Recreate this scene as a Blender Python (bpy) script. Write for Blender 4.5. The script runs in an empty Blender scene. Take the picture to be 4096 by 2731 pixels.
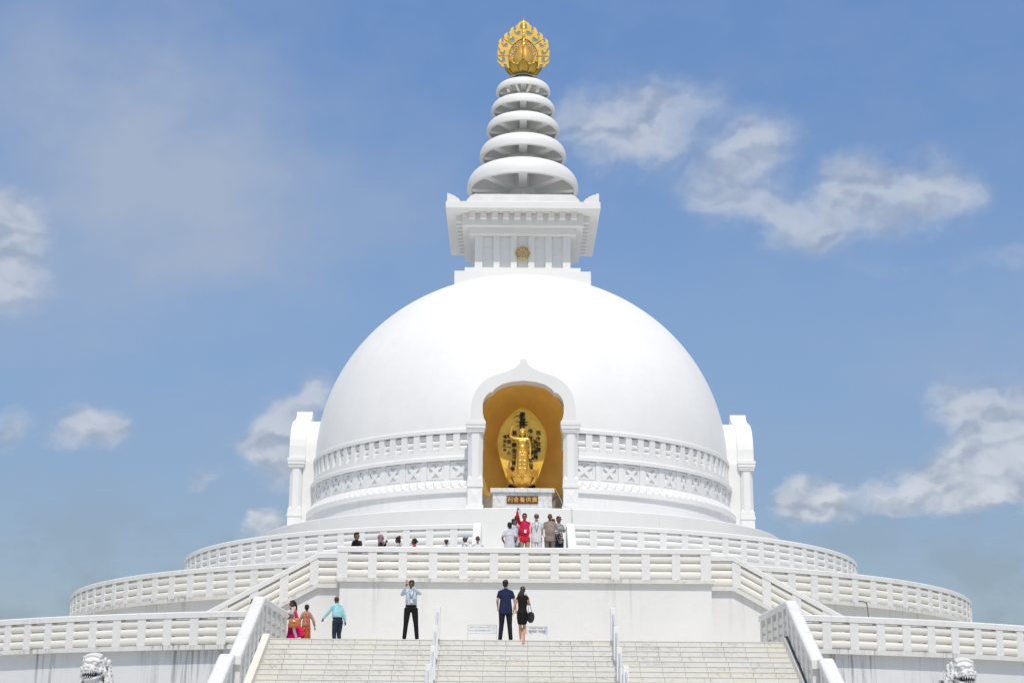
import bpy, bmesh, math, random
from mathutils import Vector, Matrix, noise
random.seed(7)
SC = bpy.context.scene
COL = SC.collection
PI = math.pi
R_ = math.radians
SUN_EL, SUN_AZ = 58.5, 4.5      # elevation; azimuth offset to the right of the viewer's back

# ------------------------------------------------------------------ helpers
class MB:
    """collects polygons and links them as ONE mesh object"""
    def __init__(s): s.v = []; s.f = []; s.m = []; s.sm = []
    def add(s, vs, fs, mi=0, smooth=False):
        o = len(s.v); s.v += [tuple(v) for v in vs]
        for f in fs: s.f.append(tuple(o + i for i in f)); s.m.append(mi); s.sm.append(smooth)
    def box(s, x0, x1, y0, y1, z0, z1, mi=0):
        vs = [(x, y, z) for z in (z0, z1) for y in (y0, y1) for x in (x0, x1)]
        s.add(vs, [(0, 2, 3, 1), (4, 5, 7, 6), (0, 1, 5, 4), (2, 6, 7, 3), (0, 4, 6, 2), (1, 3, 7, 5)], mi)
    def obox(s, c, t, hx, hy, z0, z1, mi=0, dz=0.0):
        """box centred at c=(x,y), long axis t (unit 2d), half sizes; dz slopes it along t"""
        n = (t[1], -t[0]); vs = []
        for z in (z0, z1):
            for b in (-1, 1):
                for a in (-1, 1):
                    vs.append((c[0] + t[0]*a*hx + n[0]*b*hy, c[1] + t[1]*a*hx + n[1]*b*hy, z + dz*a*hx))
        s.add(vs, [(0, 2, 3, 1), (4, 5, 7, 6), (0, 1, 5, 4), (2, 6, 7, 3), (0, 4, 6, 2), (1, 3, 7, 5)], mi)
    def prism_y(s, pts, y0, y1, mi=0):
        n = len(pts)
        vs = [(x, y0, z) for x, z in pts] + [(x, y1, z) for x, z in pts]
        fs = [tuple(range(n)), tuple(range(2*n-1, n-1, -1))] + [(i, i+n, (i+1) % n+n, (i+1) % n) for i in range(n)]
        s.add(vs, fs, mi)
    def prism_x(s, pts, x0, x1, mi=0):
        n = len(pts)
        vs = [(x0, y, z) for y, z in pts] + [(x1, y, z) for y, z in pts]
        fs = [tuple(range(n)), tuple(range(2*n-1, n-1, -1))] + [(i, i+n, (i+1) % n+n, (i+1) % n) for i in range(n)]
        s.add(vs, fs, mi)
    def lathe(s, prof, a0=-180, a1=180, n=128, mi=0, smooth=False, c=(0, 0), cap=False, closed=False):
        """prof [(r,z)...] ; angle 0 faces -y"""
        full = abs(a1 - a0) >= 359.9
        k = n if full else n + 1
        vs = []
        for i in range(k):
            a = R_(a0 + (a1 - a0) * i / n)
            for r, z in prof: vs.append((c[0] + r*math.sin(a), c[1] - r*math.cos(a), z))
        m = len(prof); fs = []
        e = m if closed else m - 1
        for i in range(n):
            j = (i + 1) % k
            for p in range(e):
                q = (p + 1) % m
                fs.append((i*m+p, j*m+p, j*m+q, i*m+q))
        s.add(vs, fs, mi, smooth)
        if closed and not full:
            s.add(vs[:m], [tuple(range(m))], mi); s.add(vs[-m:], [tuple(range(m-1, -1, -1))], mi)
    def sweep(s, path, prof, mi=0, smooth=False, capends=True):
        """path of (x,y,z); prof [(out, up)] closed; outward = right of travel"""
        n = len(path); m = len(prof); vs = []
        for i, p in enumerate(path):
            def t2(a, b):
                d = (b[0]-a[0], b[1]-a[1]); l = math.hypot(*d) or 1; return (d[0]/l, d[1]/l)
            ta = t2(path[i-1], p) if i else t2(p, path[i+1])
            tb = t2(p, path[i+1]) if i < n-1 else ta
            nx, ny = (ta[1]+tb[1]), -(ta[0]+tb[0])
            l = math.hypot(nx, ny) or 1; nx /= l; ny /= l
            sc = 1/max(.3, (nx*ta[1] - ny*ta[0]))
            for o, u in prof: vs.append((p[0] + nx*o*sc, p[1] + ny*o*sc, p[2] + u))
        fs = []
        for i in range(n-1):
            for k in range(m):
                q = (k+1) % m
                fs.append((i*m+k, i*m+q, (i+1)*m+q, (i+1)*m+k))
        s.add(vs, fs, mi, smooth)
        if capends:
            s.add(vs[:m], [tuple(range(m))], mi); s.add(vs[-m:], [tuple(range(m-1, -1, -1))], mi)
    def tube(s, pts, rad, seg=10, mi=0, asp=1.0, side=None, caps=True, ck=1.0):
        """tapered tube through pts with radii; asp squashes along depth axis"""
        pts = [Vector(p) for p in pts]
        if not hasattr(rad, '__len__'): rad = [rad]*len(pts)
        P = []; Rr = []
        if caps:
            d = (pts[0]-pts[1]).normalized(); r = rad[0]
            k0 = ck*(.22 if r > .10 else 1)
            for a in (80, 50, 22): P.append(pts[0] + d*r*k0*math.sin(R_(a))); Rr.append(r*math.cos(R_(a)))
        P += pts; Rr += list(rad)
        if caps:
            d = (pts[-1]-pts[-2]).normalized(); r = rad[-1]
            k0 = ck*(.22 if r > .10 else 1)
            for a in (22, 50, 80): P.append(pts[-1] + d*r*k0*math.sin(R_(a))); Rr.append(r*math.cos(R_(a)))
        vs = []; prev = None
        for i, p in enumerate(P):
            t = (P[min(i+1, len(P)-1)] - P[max(i-1, 0)])
            t = t.normalized() if t.length > 1e-9 else Vector((0, 0, 1))
            ref = Vector(side) if side else (prev if prev else (Vector((1, 0, 0)) if abs(t.x) < .8 else Vector((0, 1, 0))))
            u = (ref - t*ref.dot(t))
            u = u.normalized() if u.length > 1e-6 else t.orthogonal().normalized()
            w = t.cross(u).normalized(); prev = u
            for k in range(seg):
                a = 2*PI*k/seg
                vs.append(p + u*(Rr[i]*math.cos(a)) + w*(Rr[i]*asp*math.sin(a)))
        fs = []
        for i in range(len(P)-1):
            for k in range(seg):
                q = (k+1) % seg
                fs.append((i*seg+k, i*seg+q, (i+1)*seg+q, (i+1)*seg+k))
        fs.append(tuple(range(seg-1, -1, -1))); fs.append(tuple((len(P)-1)*seg+k for k in range(seg)))
        s.add(vs, fs, mi, True)
    def ball(s, c, r, mi=0, n=12, rot=None):
        """ellipsoid; r scalar or (rx,ry,rz)"""
        if not hasattr(r, '__len__'): r = (r, r, r)
        c = Vector(c); vs = []; m = n//2 + 1
        M = rot if rot else Matrix.Identity(3)
        for i in range(1, m):
            p = PI*i/m
            for k in range(n):
                a = 2*PI*k/n
                vs.append(c + M @ Vector((r[0]*math.sin(p)*math.cos(a), r[1]*math.sin(p)*math.sin(a), r[2]*math.cos(p))))
        top = len(vs); vs.append(c + M @ Vector((0, 0, r[2]))); vs.append(c - M @ Vector((0, 0, r[2])))
        fs = []
        for i in range(m-2):
            for k in range(n):
                q = (k+1) % n; fs.append((i*n+k, (i+1)*n+k, (i+1)*n+q, i*n+q))
        for k in range(n):
            q = (k+1) % n; fs.append((top, k, q)); fs.append((top+1, (m-2)*n+q, (m-2)*n+k))
        s.add(vs, fs, mi, True)
    def mesh(s, name):
        me = bpy.data.meshes.new(name)
        me.from_pydata(s.v, [], s.f)
        me.polygons.foreach_set('material_index', s.m)
        me.polygons.foreach_set('use_smooth', s.sm)
        bm = bmesh.new(); bm.from_mesh(me)
        bmesh.ops.recalc_face_normals(bm, faces=bm.faces)
        bm.to_mesh(me); bm.free(); me.update()
        return me
    def xf(s, M):
        s.v = [tuple(M @ Vector(v)) for v in s.v]; return s

def link(name, me, mats, parent=None, loc=(0, 0, 0)):
    o = bpy.data.objects.new(name, me); COL.objects.link(o)
    for m in (mats if isinstance(mats, (list, tuple)) else [mats]): me.materials.append(m)
    o.location = loc
    if parent: o.parent = parent
    return o
def part(name, mb, mats, parent=None, loc=(0, 0, 0), bevel=0, label=None):
    o = link(name, mb.mesh(name), mats, parent, loc)
    if bevel:
        b = o.modifiers.new('Bevel', 'BEVEL'); b.width = bevel; b.segments = 2; b.limit_method = 'ANGLE'; b.angle_limit = R_(35)
        b.harden_normals = False
    if label: o['label'] = label
    return o
def tag(o, label, cat, group=None, kind=None):
    if label: o['label'] = label
    if cat: o['category'] = cat
    if group: o['group'] = group
    if kind: o['kind'] = kind
    return o
def thing(name, label, cat, loc=(0, 0, 0), rz=0, group=None):
    o = bpy.data.objects.new(name, None); COL.objects.link(o); o.location = loc
    group = group or {'balustrade': 'white balustrades of the terraces and stairs', 'terrace_wall': 'ring walls of the terraces', 'handrail': 'slab-post handrails on the stairs', 'lion_statue': 'stone lions flanking the stairs', 'wall_vent': 'vents in the outer wall'}.get(name)
    o.rotation_euler = (0, 0, rz); o.empty_display_size = .3
    return tag(o, label, cat, group)
def struct(name, mb, mat, bevel=0):
    o = part(name, mb, mat, bevel=bevel); o['kind'] = 'structure'; return o
def copy_tree(o, parent=None):
    c = o.copy(); COL.objects.link(c); c.parent = parent
    for ch in list(o.children): copy_tree(ch, c)
    return c
def bake(o, *mods):
    """evaluate modifiers of a temp object into a plain mesh"""
    dg = bpy.context.evaluated_depsgraph_get(); dg.update()
    me = bpy.data.meshes.new_from_object(o.evaluated_get(dg), preserve_all_data_layers=False, depsgraph=dg)
    bpy.data.objects.remove(o); return me
def remesh(mb, voxel, smooth=2, fac=.5):
    o = link('tmp', mb.mesh('tmp'), [])
    r = o.modifiers.new('r', 'REMESH'); r.mode = 'VOXEL'; r.voxel_size = voxel; r.use_smooth_shade = True
    if smooth:
        m = o.modifiers.new('s', 'SMOOTH'); m.iterations = smooth; m.factor = fac
    me = bake(o); me.materials.clear(); return me
def me_to_mb(me, mb=None, mi=0):
    mb = mb or MB()
    mb.add([v.co[:] for v in me.vertices], [tuple(p.vertices) for p in me.polygons], mi, True)
    return mb
def curve2d(splines, extrude, bevel=0, res=1):
    """filled 2D curve (x,y) with holes -> mesh lying in xy, extruded +-z"""
    cu = bpy.data.curves.new('tmp', 'CURVE'); cu.dimensions = '2D'; cu.fill_mode = 'BOTH'
    cu.extrude = extrude; cu.bevel_depth = bevel; cu.bevel_resolution = res; cu.resolution_u = 3
    for pts, sm in splines:
        sp = cu.splines.new('BEZIER' if sm else 'POLY')
        if sm:
            sp.bezier_points.add(len(pts)-1)
            for b, p in zip(sp.bezier_points, pts): b.co = (p[0], p[1], 0); b.handle_left_type = b.handle_right_type = 'AUTO'
        else:
            sp.points.add(len(pts)-1)
            for b, p in zip(sp.points, pts): b.co = (p[0], p[1], 0, 1)
        sp.use_cyclic_u = True
    o = bpy.data.objects.new('tmp', cu); COL.objects.link(o)
    me = bake(o); me.materials.clear(); return me
def text_mesh(body, size, extrude=.005, offset=0, align='CENTER', spacing=1.0):
    cu = bpy.data.curves.new('tmp', 'FONT'); cu.body = body; cu.size = size; cu.extrude = extrude; cu.offset = offset
    cu.align_x = align; cu.align_y = 'CENTER'; cu.space_character = spacing
    o = bpy.data.objects.new('tmp', cu); COL.objects.link(o)
    me = bake(o); me.materials.clear(); return me
def mesh_mb(me, M, mb=None, mi=0, smooth=False):
    mb = mb or MB()
    mb.add([M @ v.co for v in me.vertices], [tuple(p.vertices) for p in me.polygons], mi, smooth)
    return mb
XZ = Matrix.Rotation(PI/2, 4, 'X')   # text plane -> facing -y

# ------------------------------------------------------------------ materials
class N:
    def __init__(s, tree): s.t = tree; s.n = tree.nodes; s.l = tree.links
    def add(s, typ, **kw):
        n = s.n.new(typ)
        ins = kw.pop('ins', {})
        for k, v in kw.items(): setattr(n, k, v)
        for k, v in ins.items():
            sock = n.inputs[k]
            if isinstance(v, bpy.types.NodeSocket): s.l.new(v, sock)
            else: sock.default_value = v
        return n
    def math(s, op, a, b=0.0, c=0.0, clamp=False):
        n = s.n.new('ShaderNodeMath'); n.operation = op; n.use_clamp = clamp
        for i, v in enumerate((a, b, c)):
            if isinstance(v, bpy.types.NodeSocket): s.l.new(v, n.inputs[i])
            else: n.inputs[i].default_value = v
        return n.outputs[0]
    def mix(s, f, a, b, blend='MIX'):
        n = s.n.new('ShaderNodeMix'); n.data_type = 'RGBA'; n.blend_type = blend
        for i, v in ((0, f), (6, a), (7, b)):
            if isinstance(v, bpy.types.NodeSocket): s.l.new(v, n.inputs[i])
            else: n.inputs[i].default_value = v if i == 0 else (tuple(v) + (1,) if len(v) == 3 else v)
        return n.outputs[2]
    def ramp(s, f, lo, hi):
        n = s.n.new('ShaderNodeMapRange'); n.interpolation_type = 'SMOOTHSTEP'
        s.l.new(f, n.inputs[0]); n.inputs[1].default_value = lo; n.inputs[2].default_value = hi
        return n.outputs[0]
    def noise(s, vec, scale, det=4, rough=.55, dim='3D'):
        n = s.n.new('ShaderNodeTexNoise'); n.noise_dimensions = dim
        if vec is not None: s.l.new(vec, n.inputs['Vector'])
        n.inputs['Scale'].default_value = scale; n.inputs['Detail'].default_value = det; n.inputs['Roughness'].default_value = rough
        return n.outputs[0]
    def scale(s, vec, sx, sy, sz):
        n = s.n.new('ShaderNodeMapping'); s.l.new(vec, n.inputs[0]); n.inputs['Scale'].default_value = (sx, sy, sz); return n.outputs[0]
def newmat(name):
    m = bpy.data.materials.new(name); m.use_nodes = True; m.node_tree.nodes.clear()
    n = N(m.node_tree)
    out = n.add('ShaderNodeOutputMaterial'); b = n.add('ShaderNodeBsdfPrincipled')
    n.l.new(b.outputs[0], out.inputs[0])
    return m, n, b
def setb(n, b, **kw):
    for k, v in kw.items():
        k = {'col': 'Base Color', 'rough': 'Roughness', 'metal': 'Metallic', 'normal': 'Normal', 'spec': 'Specular IOR Level', 'coat': 'Coat Weight', 'sheen': 'Sheen Weight'}[k]
        if isinstance(v, bpy.types.NodeSocket): n.l.new(v, b.inputs[k])
        else: b.inputs[k].default_value = tuple(v) + (1,) if (hasattr(v, '__len__') and len(v) == 3) else v
def bump(n, h, strength=.2, dist=.02):
    x = n.add('ShaderNodeBump'); x.inputs['Strength'].default_value = strength; x.inputs['Distance'].default_value = dist
    n.l.new(h, x.inputs['Height']); return x.outputs[0]
def simple(name, col, rough=.6, metal=0, var=.12, scale=8, spec=.4, bmp=.0):
    m, n, b = newmat(name)
    pos = n.add('ShaderNodeNewGeometry').outputs['Position']
    f = n.noise(pos, scale, 3)
    dark = tuple(c*(1-var) for c in col); lite = tuple(min(1, c*(1+var)) for c in col)
    setb(n, b, col=n.mix(n.ramp(f, .3, .7), dark, lite), rough=rough, metal=metal, spec=spec)
    if bmp: setb(n, b, normal=bump(n, n.noise(pos, scale*6, 3), bmp, .01))
    return m
def white_paint(name, base=(.80, .80, .795), stain=.0, zs=(), wet=.25, tint=(.42, .43, .42), streak=.0, rough=.55, mould=.0):
    """white painted plaster: soft mottling, fine grain, vertical dirt streaks below the heights in zs"""
    m, n, b = newmat(name)
    pos = n.add('ShaderNodeNewGeometry').outputs['Position']
    big = n.noise(pos, .35, 4, .6); mid = n.noise(pos, 2.3, 5, .6); fine = n.noise(pos, 60, 2)
    c = n.mix(n.ramp(big, .35, .7), tuple(x*.955 for x in base), base)
    c = n.mix(n.math('MULTIPLY', n.ramp(mid, .45, .75), .05 + stain*.2), c, tuple(x*.82 for x in base))
    if mould:
        blot = n.noise(n.scale(pos, 1, 1, 1.6), 5.5, 8, .72); pat = n.ramp(n.noise(pos, .7, 3), .40, .62)
        c = n.mix(n.math('MULTIPLY', n.math('MULTIPLY', n.ramp(blot, .48, .66), n.math('ADD', .25, n.math('MULTIPLY', pat, .75))), mould), c, (.33, .32, .285))
    sepz = n.add('ShaderNodeSeparateXYZ', ins={0: pos}).outputs[2]
    if streak:
        st = n.noise(n.scale(pos, 2.6, 2.6, .13), 1.7, 6, .68)
        st2 = n.noise(n.scale(pos, .5, .5, .06), 1.0, 3, .5)
        mask = None
        for zt, ln in zs:
            d = n.math('SUBTRACT', zt, sepz)                     # metres below the ledge
            g = n.math('MULTIPLY', n.math('GREATER_THAN', d, -.02), n.math('SUBTRACT', 1, n.math('DIVIDE', d, ln), clamp=True))
            mask = g if mask is None else n.math('MAXIMUM', mask, g)
        s = n.math('MULTIPLY', n.ramp(st, .48, .62), n.ramp(st2, .44, .58))
        s = n.math('MULTIPLY', s, mask if mask is not None else 1.0)
        c = n.mix(n.math('MULTIPLY', s, streak, clamp=True), c, tint)
    setb(n, b, col=c, rough=rough, spec=.35)
    h = n.math('ADD', n.math('MULTIPLY', fine, .35), n.math('MULTIPLY', n.noise(pos, 9, 5, .6), .65))
    setb(n, b, normal=bump(n, h, .16, .012))
    return m
M_DOME = white_paint('white_dome_paint', (.87, .87, .865), stain=.30, streak=.10, zs=((25.5, 11),))
M_DRUM = white_paint('white_drum_paint', (.83, .83, .825), stain=.3, streak=.35, zs=((12.7, 1.5),), tint=(.62, .60, .56))
M_WHITE = white_paint('white_trim_paint', (.84, .84, .83), stain=.25)
M_SPIRE = white_paint('white_spire_paint', (.84, .835, .825), stain=.3)
M_BAL = white_paint('weathered_balustrade_paint', (.79, .785, .77), stain=.5, streak=.30, zs=((5.9, .5), (8.6, .5)), tint=(.45, .44, .40), mould=.24)
M_BALC = white_paint('cream_balustrade_bars', (.80, .78, .725), stain=.4, mould=.12)
M_LEDGE = white_paint('mould_stained_ledge', (.74, .735, .715), stain=.9, streak=1.0, zs=((4.84, .45), (7.48, .3)), tint=(.20, .20, .19), mould=.60)
M_WALL1 = white_paint('grey_white_terrace_wall', (.73, .745, .75), stain=.5, streak=1.0, zs=((4.72, 3.2),), tint=(.32, .33, .33), mould=.05)
M_WALL2 = white_paint('white_terrace_wall', (.79, .785, .775), stain=.5, streak=.50, zs=((7.35, 2.0),), tint=(.45, .43, .38), mould=.045)
M_STONE = white_paint('white_carved_stone', (.74, .74, .73), stain=.8, mould=.12, rough=.7)
M_GREYRING = simple('grey_collar', (.42, .40, .42), .5)

def marble(name, tile=.625, row=.1585, z0=4.84, base=(.68, .665, .60), joints=True, horiz=False, off=.0):
    m, n, b = newmat(name)
    pos = n.add('ShaderNodeNewGeometry').outputs['Position']
    sep = n.add('ShaderNodeSeparateXYZ', ins={0: pos})
    x, y, z = sep.outputs
    rowi = n.math('FLOOR', n.math('DIVIDE', n.math('SUBTRACT', z0 + .004, z), row))
    jit = n.add('ShaderNodeTexWhiteNoise', noise_dimensions='1D', ins={'W': rowi}).outputs[0]
    xs = n.math('ADD', n.math('DIVIDE', x, tile), n.math('ADD', n.math('MULTIPLY', jit, .05), n.math('MULTIPLY', rowi, off)))
    ix = n.math('FLOOR', xs); fx = n.math('FRACT', xs)
    cx = n.add('ShaderNodeCombineXYZ', ins={0: ix, 1: rowi})
    wn = n.add('ShaderNodeTexWhiteNoise', noise_dimensions='2D', ins={'Vector': cx.outputs[0]})
    r1 = wn.outputs[0]; rc = wn.outputs[1]
    c = n.mix(r1, base, (base[0]*.99, base[1]*1.01, base[2]*1.07))
    sepc = n.add('ShaderNodeSeparateColor', ins={0: rc})
    c = n.mix(n.math('MULTIPLY', n.ramp(sepc.outputs[1], .6, 1), .5), c, (base[0]*1.01, base[1]*.985, base[2]*.90))
    c = n.mix(n.math('MULTIPLY', n.ramp(sepc.outputs[2], .75, 1), .45), c, (base[0]*.84, base[1]*.86, base[2]*.93))
    # veins: distorted diagonal bands, shifted per tile
    vv = n.add('ShaderNodeVectorMath', operation='ADD', ins={0: pos, 1: rc}).outputs[0]
    w = n.add('ShaderNodeTexWave', wave_type='BANDS', bands_direction='DIAGONAL', ins={'Vector': vv, 'Scale': 1.6, 'Distortion': 7.0, 'Detail': 4, 'Detail Scale': 1.6})
    vein = n.math('MULTIPLY', n.ramp(w.outputs[1], .90, 1.0), n.ramp(n.noise(pos, 1.5, 3), .42, .62))
    c = n.mix(n.math('MULTIPLY', vein, .38), c, (.36, .35, .30))
    # dark scratchy water stains in patches
    sc = n.noise(n.scale(pos, 1, .6, 3.6), 9, 7, .75)
    patch = n.ramp(n.noise(pos, .75, 4), .46, .62)
    c = n.mix(n.math('MULTIPLY', n.math('MULTIPLY', n.ramp(sc, .50, .62), patch), .60), c, (.27, .26, .22))
    c = n.mix(n.math('MULTIPLY', n.ramp(n.noise(pos, 24, 4, .7), .5, .8), .16), c, (.40, .38, .32))
    if joints:
        d = n.math('ABSOLUTE', n.math('SUBTRACT', fx, .5))
        j = n.ramp(d, .487, .494)
        jw = n.ramp(n.noise(pos, 3, 2), .25, .6)
        c = n.mix(n.math('MULTIPLY', j, n.math('ADD', n.math('MULTIPLY', jw, .55), .35)), c, (.20, .19, .15))
        # patchy darker band at the top of each riser, right under the nosing
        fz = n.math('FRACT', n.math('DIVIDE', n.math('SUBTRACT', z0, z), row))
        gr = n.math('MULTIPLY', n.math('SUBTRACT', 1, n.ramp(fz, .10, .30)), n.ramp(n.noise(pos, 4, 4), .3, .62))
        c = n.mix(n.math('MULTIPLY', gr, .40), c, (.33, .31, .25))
    setb(n, b, col=c, rough=.42, spec=.4)
    setb(n, b, normal=bump(n, n.noise(pos, 40, 3), .08, .005))
    return m
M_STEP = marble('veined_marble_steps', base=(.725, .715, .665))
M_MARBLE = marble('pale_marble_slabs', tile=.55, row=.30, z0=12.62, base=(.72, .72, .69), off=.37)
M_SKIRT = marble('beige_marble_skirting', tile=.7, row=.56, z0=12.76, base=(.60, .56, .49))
M_TREAD = simple('marble_tread', (.66, .64, .57), .45, var=.06)

def gold(name, col=(.95, .60, .13), rough=.34, metal=.85, var=.25):
    m, n, b = newmat(name)
    pos = n.add('ShaderNodeNewGeometry').outputs['Position']
    f = n.noise(pos, 3.2, 5, .6)
    c = n.mix(n.ramp(f, .3, .72), tuple(x*(1-var) for x in col), col)
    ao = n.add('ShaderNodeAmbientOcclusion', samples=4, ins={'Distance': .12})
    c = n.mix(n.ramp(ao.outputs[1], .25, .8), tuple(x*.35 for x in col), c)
    setb(n, b, col=c, rough=rough, metal=metal, spec=.5)
    setb(n, b, normal=bump(n, n.noise(pos, 14, 4), .12, .01))
    return m
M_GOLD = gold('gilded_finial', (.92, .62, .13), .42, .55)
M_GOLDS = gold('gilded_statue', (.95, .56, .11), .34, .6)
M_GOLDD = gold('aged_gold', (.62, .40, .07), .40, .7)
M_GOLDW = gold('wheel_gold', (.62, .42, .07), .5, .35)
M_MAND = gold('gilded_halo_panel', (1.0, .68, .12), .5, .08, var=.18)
M_OCHRE = simple('ochre_niche_paint', (.93, .59, .14), .7, var=.07, scale=1.2)
M_BLACK = simple('black_lacquer', (.012, .012, .013), .4)
M_INK = simple('ink_black', (.010, .010, .012), .6)
M_PLAQUE = simple('brown_red_plaque', (.10, .035, .03), .5)
M_GOLDT = simple('gold_lettering', (.80, .48, .10), .4)
M_SIGN = simple('sign_white_panel', (.79, .80, .81), .4, var=.03)
M_SIGNL = simple('sign_lilac_panel', (.56, .56, .70), .4, var=.03)
M_SIGNINK = simple('sign_grey_print', (.20, .22, .26), .5)
M_SIGNPALE = simple('sign_faded_print', (.58, .68, .70), .5)
M_HOSE = simple('black_hose', (.02, .02, .022), .5)
M_CABLE = simple('grey_cable', (.48, .48, .48), .5)
M_RAILBAR = simple('lilac_white_rail', (.60, .60, .68), .35, var=.04)
M_GLASS = simple('dark_hatch', (.10, .11, .14), .2)
M_MOUTH = simple('dark_mouth', (.05, .045, .045), .9)

# ------------------------------------------------------------------ ground and floors
def ground():
    mb = MB()
    k = 40; S = 1600
    mb.add([(-S, -S, 0), (S, -S, 0), (S, S, 0), (-S, S, 0)], [(0, 1, 2, 3)])
    m, n, b = newmat('ground_paving_and_grass')
    pos = n.add('ShaderNodeNewGeometry').outputs['Position']
    L = n.add('ShaderNodeVectorMath', operation='LENGTH', ins={0: pos}).outputs[1]
    br = n.add('ShaderNodeTexBrick', ins={'Vector': pos, 'Color1': (.62, .60, .56, 1), 'Color2': (.56, .54, .50, 1), 'Mortar': (.3, .29, .27, 1), 'Scale': 1.2})
    g = n.mix(n.ramp(n.noise(pos, .4, 6), .35, .7), (.05, .09, .025), (.10, .13, .04))
    setb(n, b, col=n.mix(n.ramp(L, 92, 96), br.outputs[0], g), rough=.8)
    struct('ground', mb, m)
ground()
Z1, Z2, Z3, Z4 = 4.84, 7.40, 9.40, 11.64
for nm, r, z in (('terrace_floor_lower', 30.7, Z1), ('terrace_floor_middle', 21.3, Z2), ('terrace_floor_upper', 16.25, Z3)):
    mb = MB(); rin = {Z1: 21.2, Z2: 16.1, Z3: 12.8}[z]
    mb.lathe([(rin, z), (r, z)], n=180)
    struct(nm, mb, M_TREAD)

# ------------------------------------------------------------------ walls of the terraces
def ring_wall(name, label, r, z0, z1, ledge, ml, mw, gap=None):
    t = thing(name, label, 'wall')
    mb = MB(); a0, a1 = (gap, 360-gap) if gap else (-180, 180)
    mb.lathe([(r, z0), (r, z1)], a0, a1, n=240, smooth=False)
    part('wall_face', mb, mw, t)
    if ledge:
        mb = MB(); ro, rt = ledge
        mb.lathe([(r-.02, z1), (ro, z1), (ro, rt), (r-.35, rt)], a0, a1, n=240)
        part('ledge', mb, ml, t)
    return t
ring_wall('terrace_wall', 'tall grey-white outermost terrace wall streaked with dark stains', 30.62, 0, 4.68, (30.86, 4.825), M_LEDGE, M_WALL1, 14.0)
ring_wall('terrace_wall', 'white middle terrace wall ring with stained ledge behind the gallery', 21.28, Z1, 7.26, (21.50, 7.41), M_LEDGE, M_WALL2)
ring_wall('terrace_wall', 'short white uppermost terrace wall ring carrying the top balustrade', 16.25, Z2, 9.20, (16.42, 9.38), M_WHITE, M_WHITE, 6.0)
t = thing('platform_drum', 'plain smooth white round platform directly under the dome drum', 'platform')
mb = MB(); mb.lathe([(12.87, Z3-.1), (12.87, Z4-.03), (12.84, Z4), (9.0, Z4)], n=240); part('platform_body', mb, M_WHITE, t)
mb = MB()
for a in (-60.7, -44.2, -26.76, 27, 44, 60.7):
    ca, sa = math.cos(R_(a)), math.sin(R_(a)); mb.obox((12.873*sa, -12.873*ca), (ca, sa), .007, .004, Z3, Z4-.04)
part('joint_line', mb, M_BALC, t)

# ------------------------------------------------------------------ balustrades
def arcpath(R, a0, a1, z, step=1.0):
    n = max(2, int(abs(a1-a0)/step)); return [(R*math.sin(R_(a0+(a1-a0)*i/n)), -R*math.cos(R_(a0+(a1-a0)*i/n)), z) for i in range(n+1)]
def ell(cx, cz, rx, rz, n=18, e=.72):
    f = lambda v: math.copysign(abs(v)**e, v)
    return [(cx+rx*f(math.cos(2*PI*i/n)), cz+rz*f(math.sin(2*PI*i/n))) for i in range(n)]
def balustrade(t, path, H, posts, pw=.30, dep=.32, railh=.19, m=None, bars=True, out=0.0, ledge=None, mb_m=None):
    """path z = foot of posts; outer face at offset `out`; posts = [(x,y,z,(tx,ty),slope,width)]"""
    m = m or M_BAL
    hb = H - railh
    mb = MB()
    b = .035
    mb.sweep(path, [(out, hb), (out, H-b), (out-b, H), (out-dep+b, H), (out-dep, H-b), (out-dep, hb)])
    part('top_rail', mb, m, t)
    if ledge:
        mb = MB(); mb.sweep(path, [(out+ledge[0], -ledge[1]), (out+ledge[0], 0), (out-dep-.1, 0), (out-dep-.1, -ledge[1])]); part('plinth', mb, M_LEDGE, t)
    if bars:
        pit = (hb-.035)/3; r = pit/2 - .009
        for k in range(3):
            mb = MB(); mb.sweep(path, ell(out-dep*.50, .008 + pit*(k+.5), .125, r), smooth=True)
            part('bar', mb, mb_m or M_BALC, t)
    for (x, y, z, tt, sl, w) in posts:
        mb = MB(); n = (tt[1], -tt[0]); o = out - .02 - (dep-.06)/2
        mb.obox((x+n[0]*o, y+n[1]*o), tt, w/2, (dep-.06)/2, z-.0, z+hb+.01, dz=sl)
        part('post', mb, m, t)
def arcposts(R, angs, z, w): return [(R*math.sin(R_(a)), -R*math.cos(R_(a)), z, (math.cos(R_(a)), math.sin(R_(a))), 0, w) for a in angs]
# outermost ring, both sides of the main stair
for s, nm in ((-1, 'left'), (1, 'right')):
    t = thing('balustrade', f'curved white balustrade on the stained outermost terrace wall, {nm} of the wide stairs', 'balustrade')
    a0, a1 = (14.9, 88)
    path = arcpath(30.85, a0, a1, 4.83) if s > 0 else arcpath(30.85, -a1, -a0, 4.83)
    first = 17.7 - 1.77 if s < 0 else 17.35 - 1.77
    angs = [s*(first + 1.775*k) for k in range(40)]
    balustrade(t, path, 1.01, arcposts(30.85, angs, 4.83, .295))
for s, nm in ((-1, 'left'), (1, 'right')):
    t = thing('balustrade', f'curved white balustrade on the middle terrace ring, sweeping behind the {nm} side stair', 'balustrade')
    a0, a1 = (19.0, 118)
    path = arcpath(21.43, a0, a1, 7.41) if s > 0 else arcpath(21.43, -a1, -a0, 7.41)
    first = 22.5 if s < 0 else 22.25
    angs = [s*(first + 2.925*k) for k in range(33)]
    balustrade(t, path, 1.10, arcposts(21.43, angs, 7.41, .34))
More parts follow.
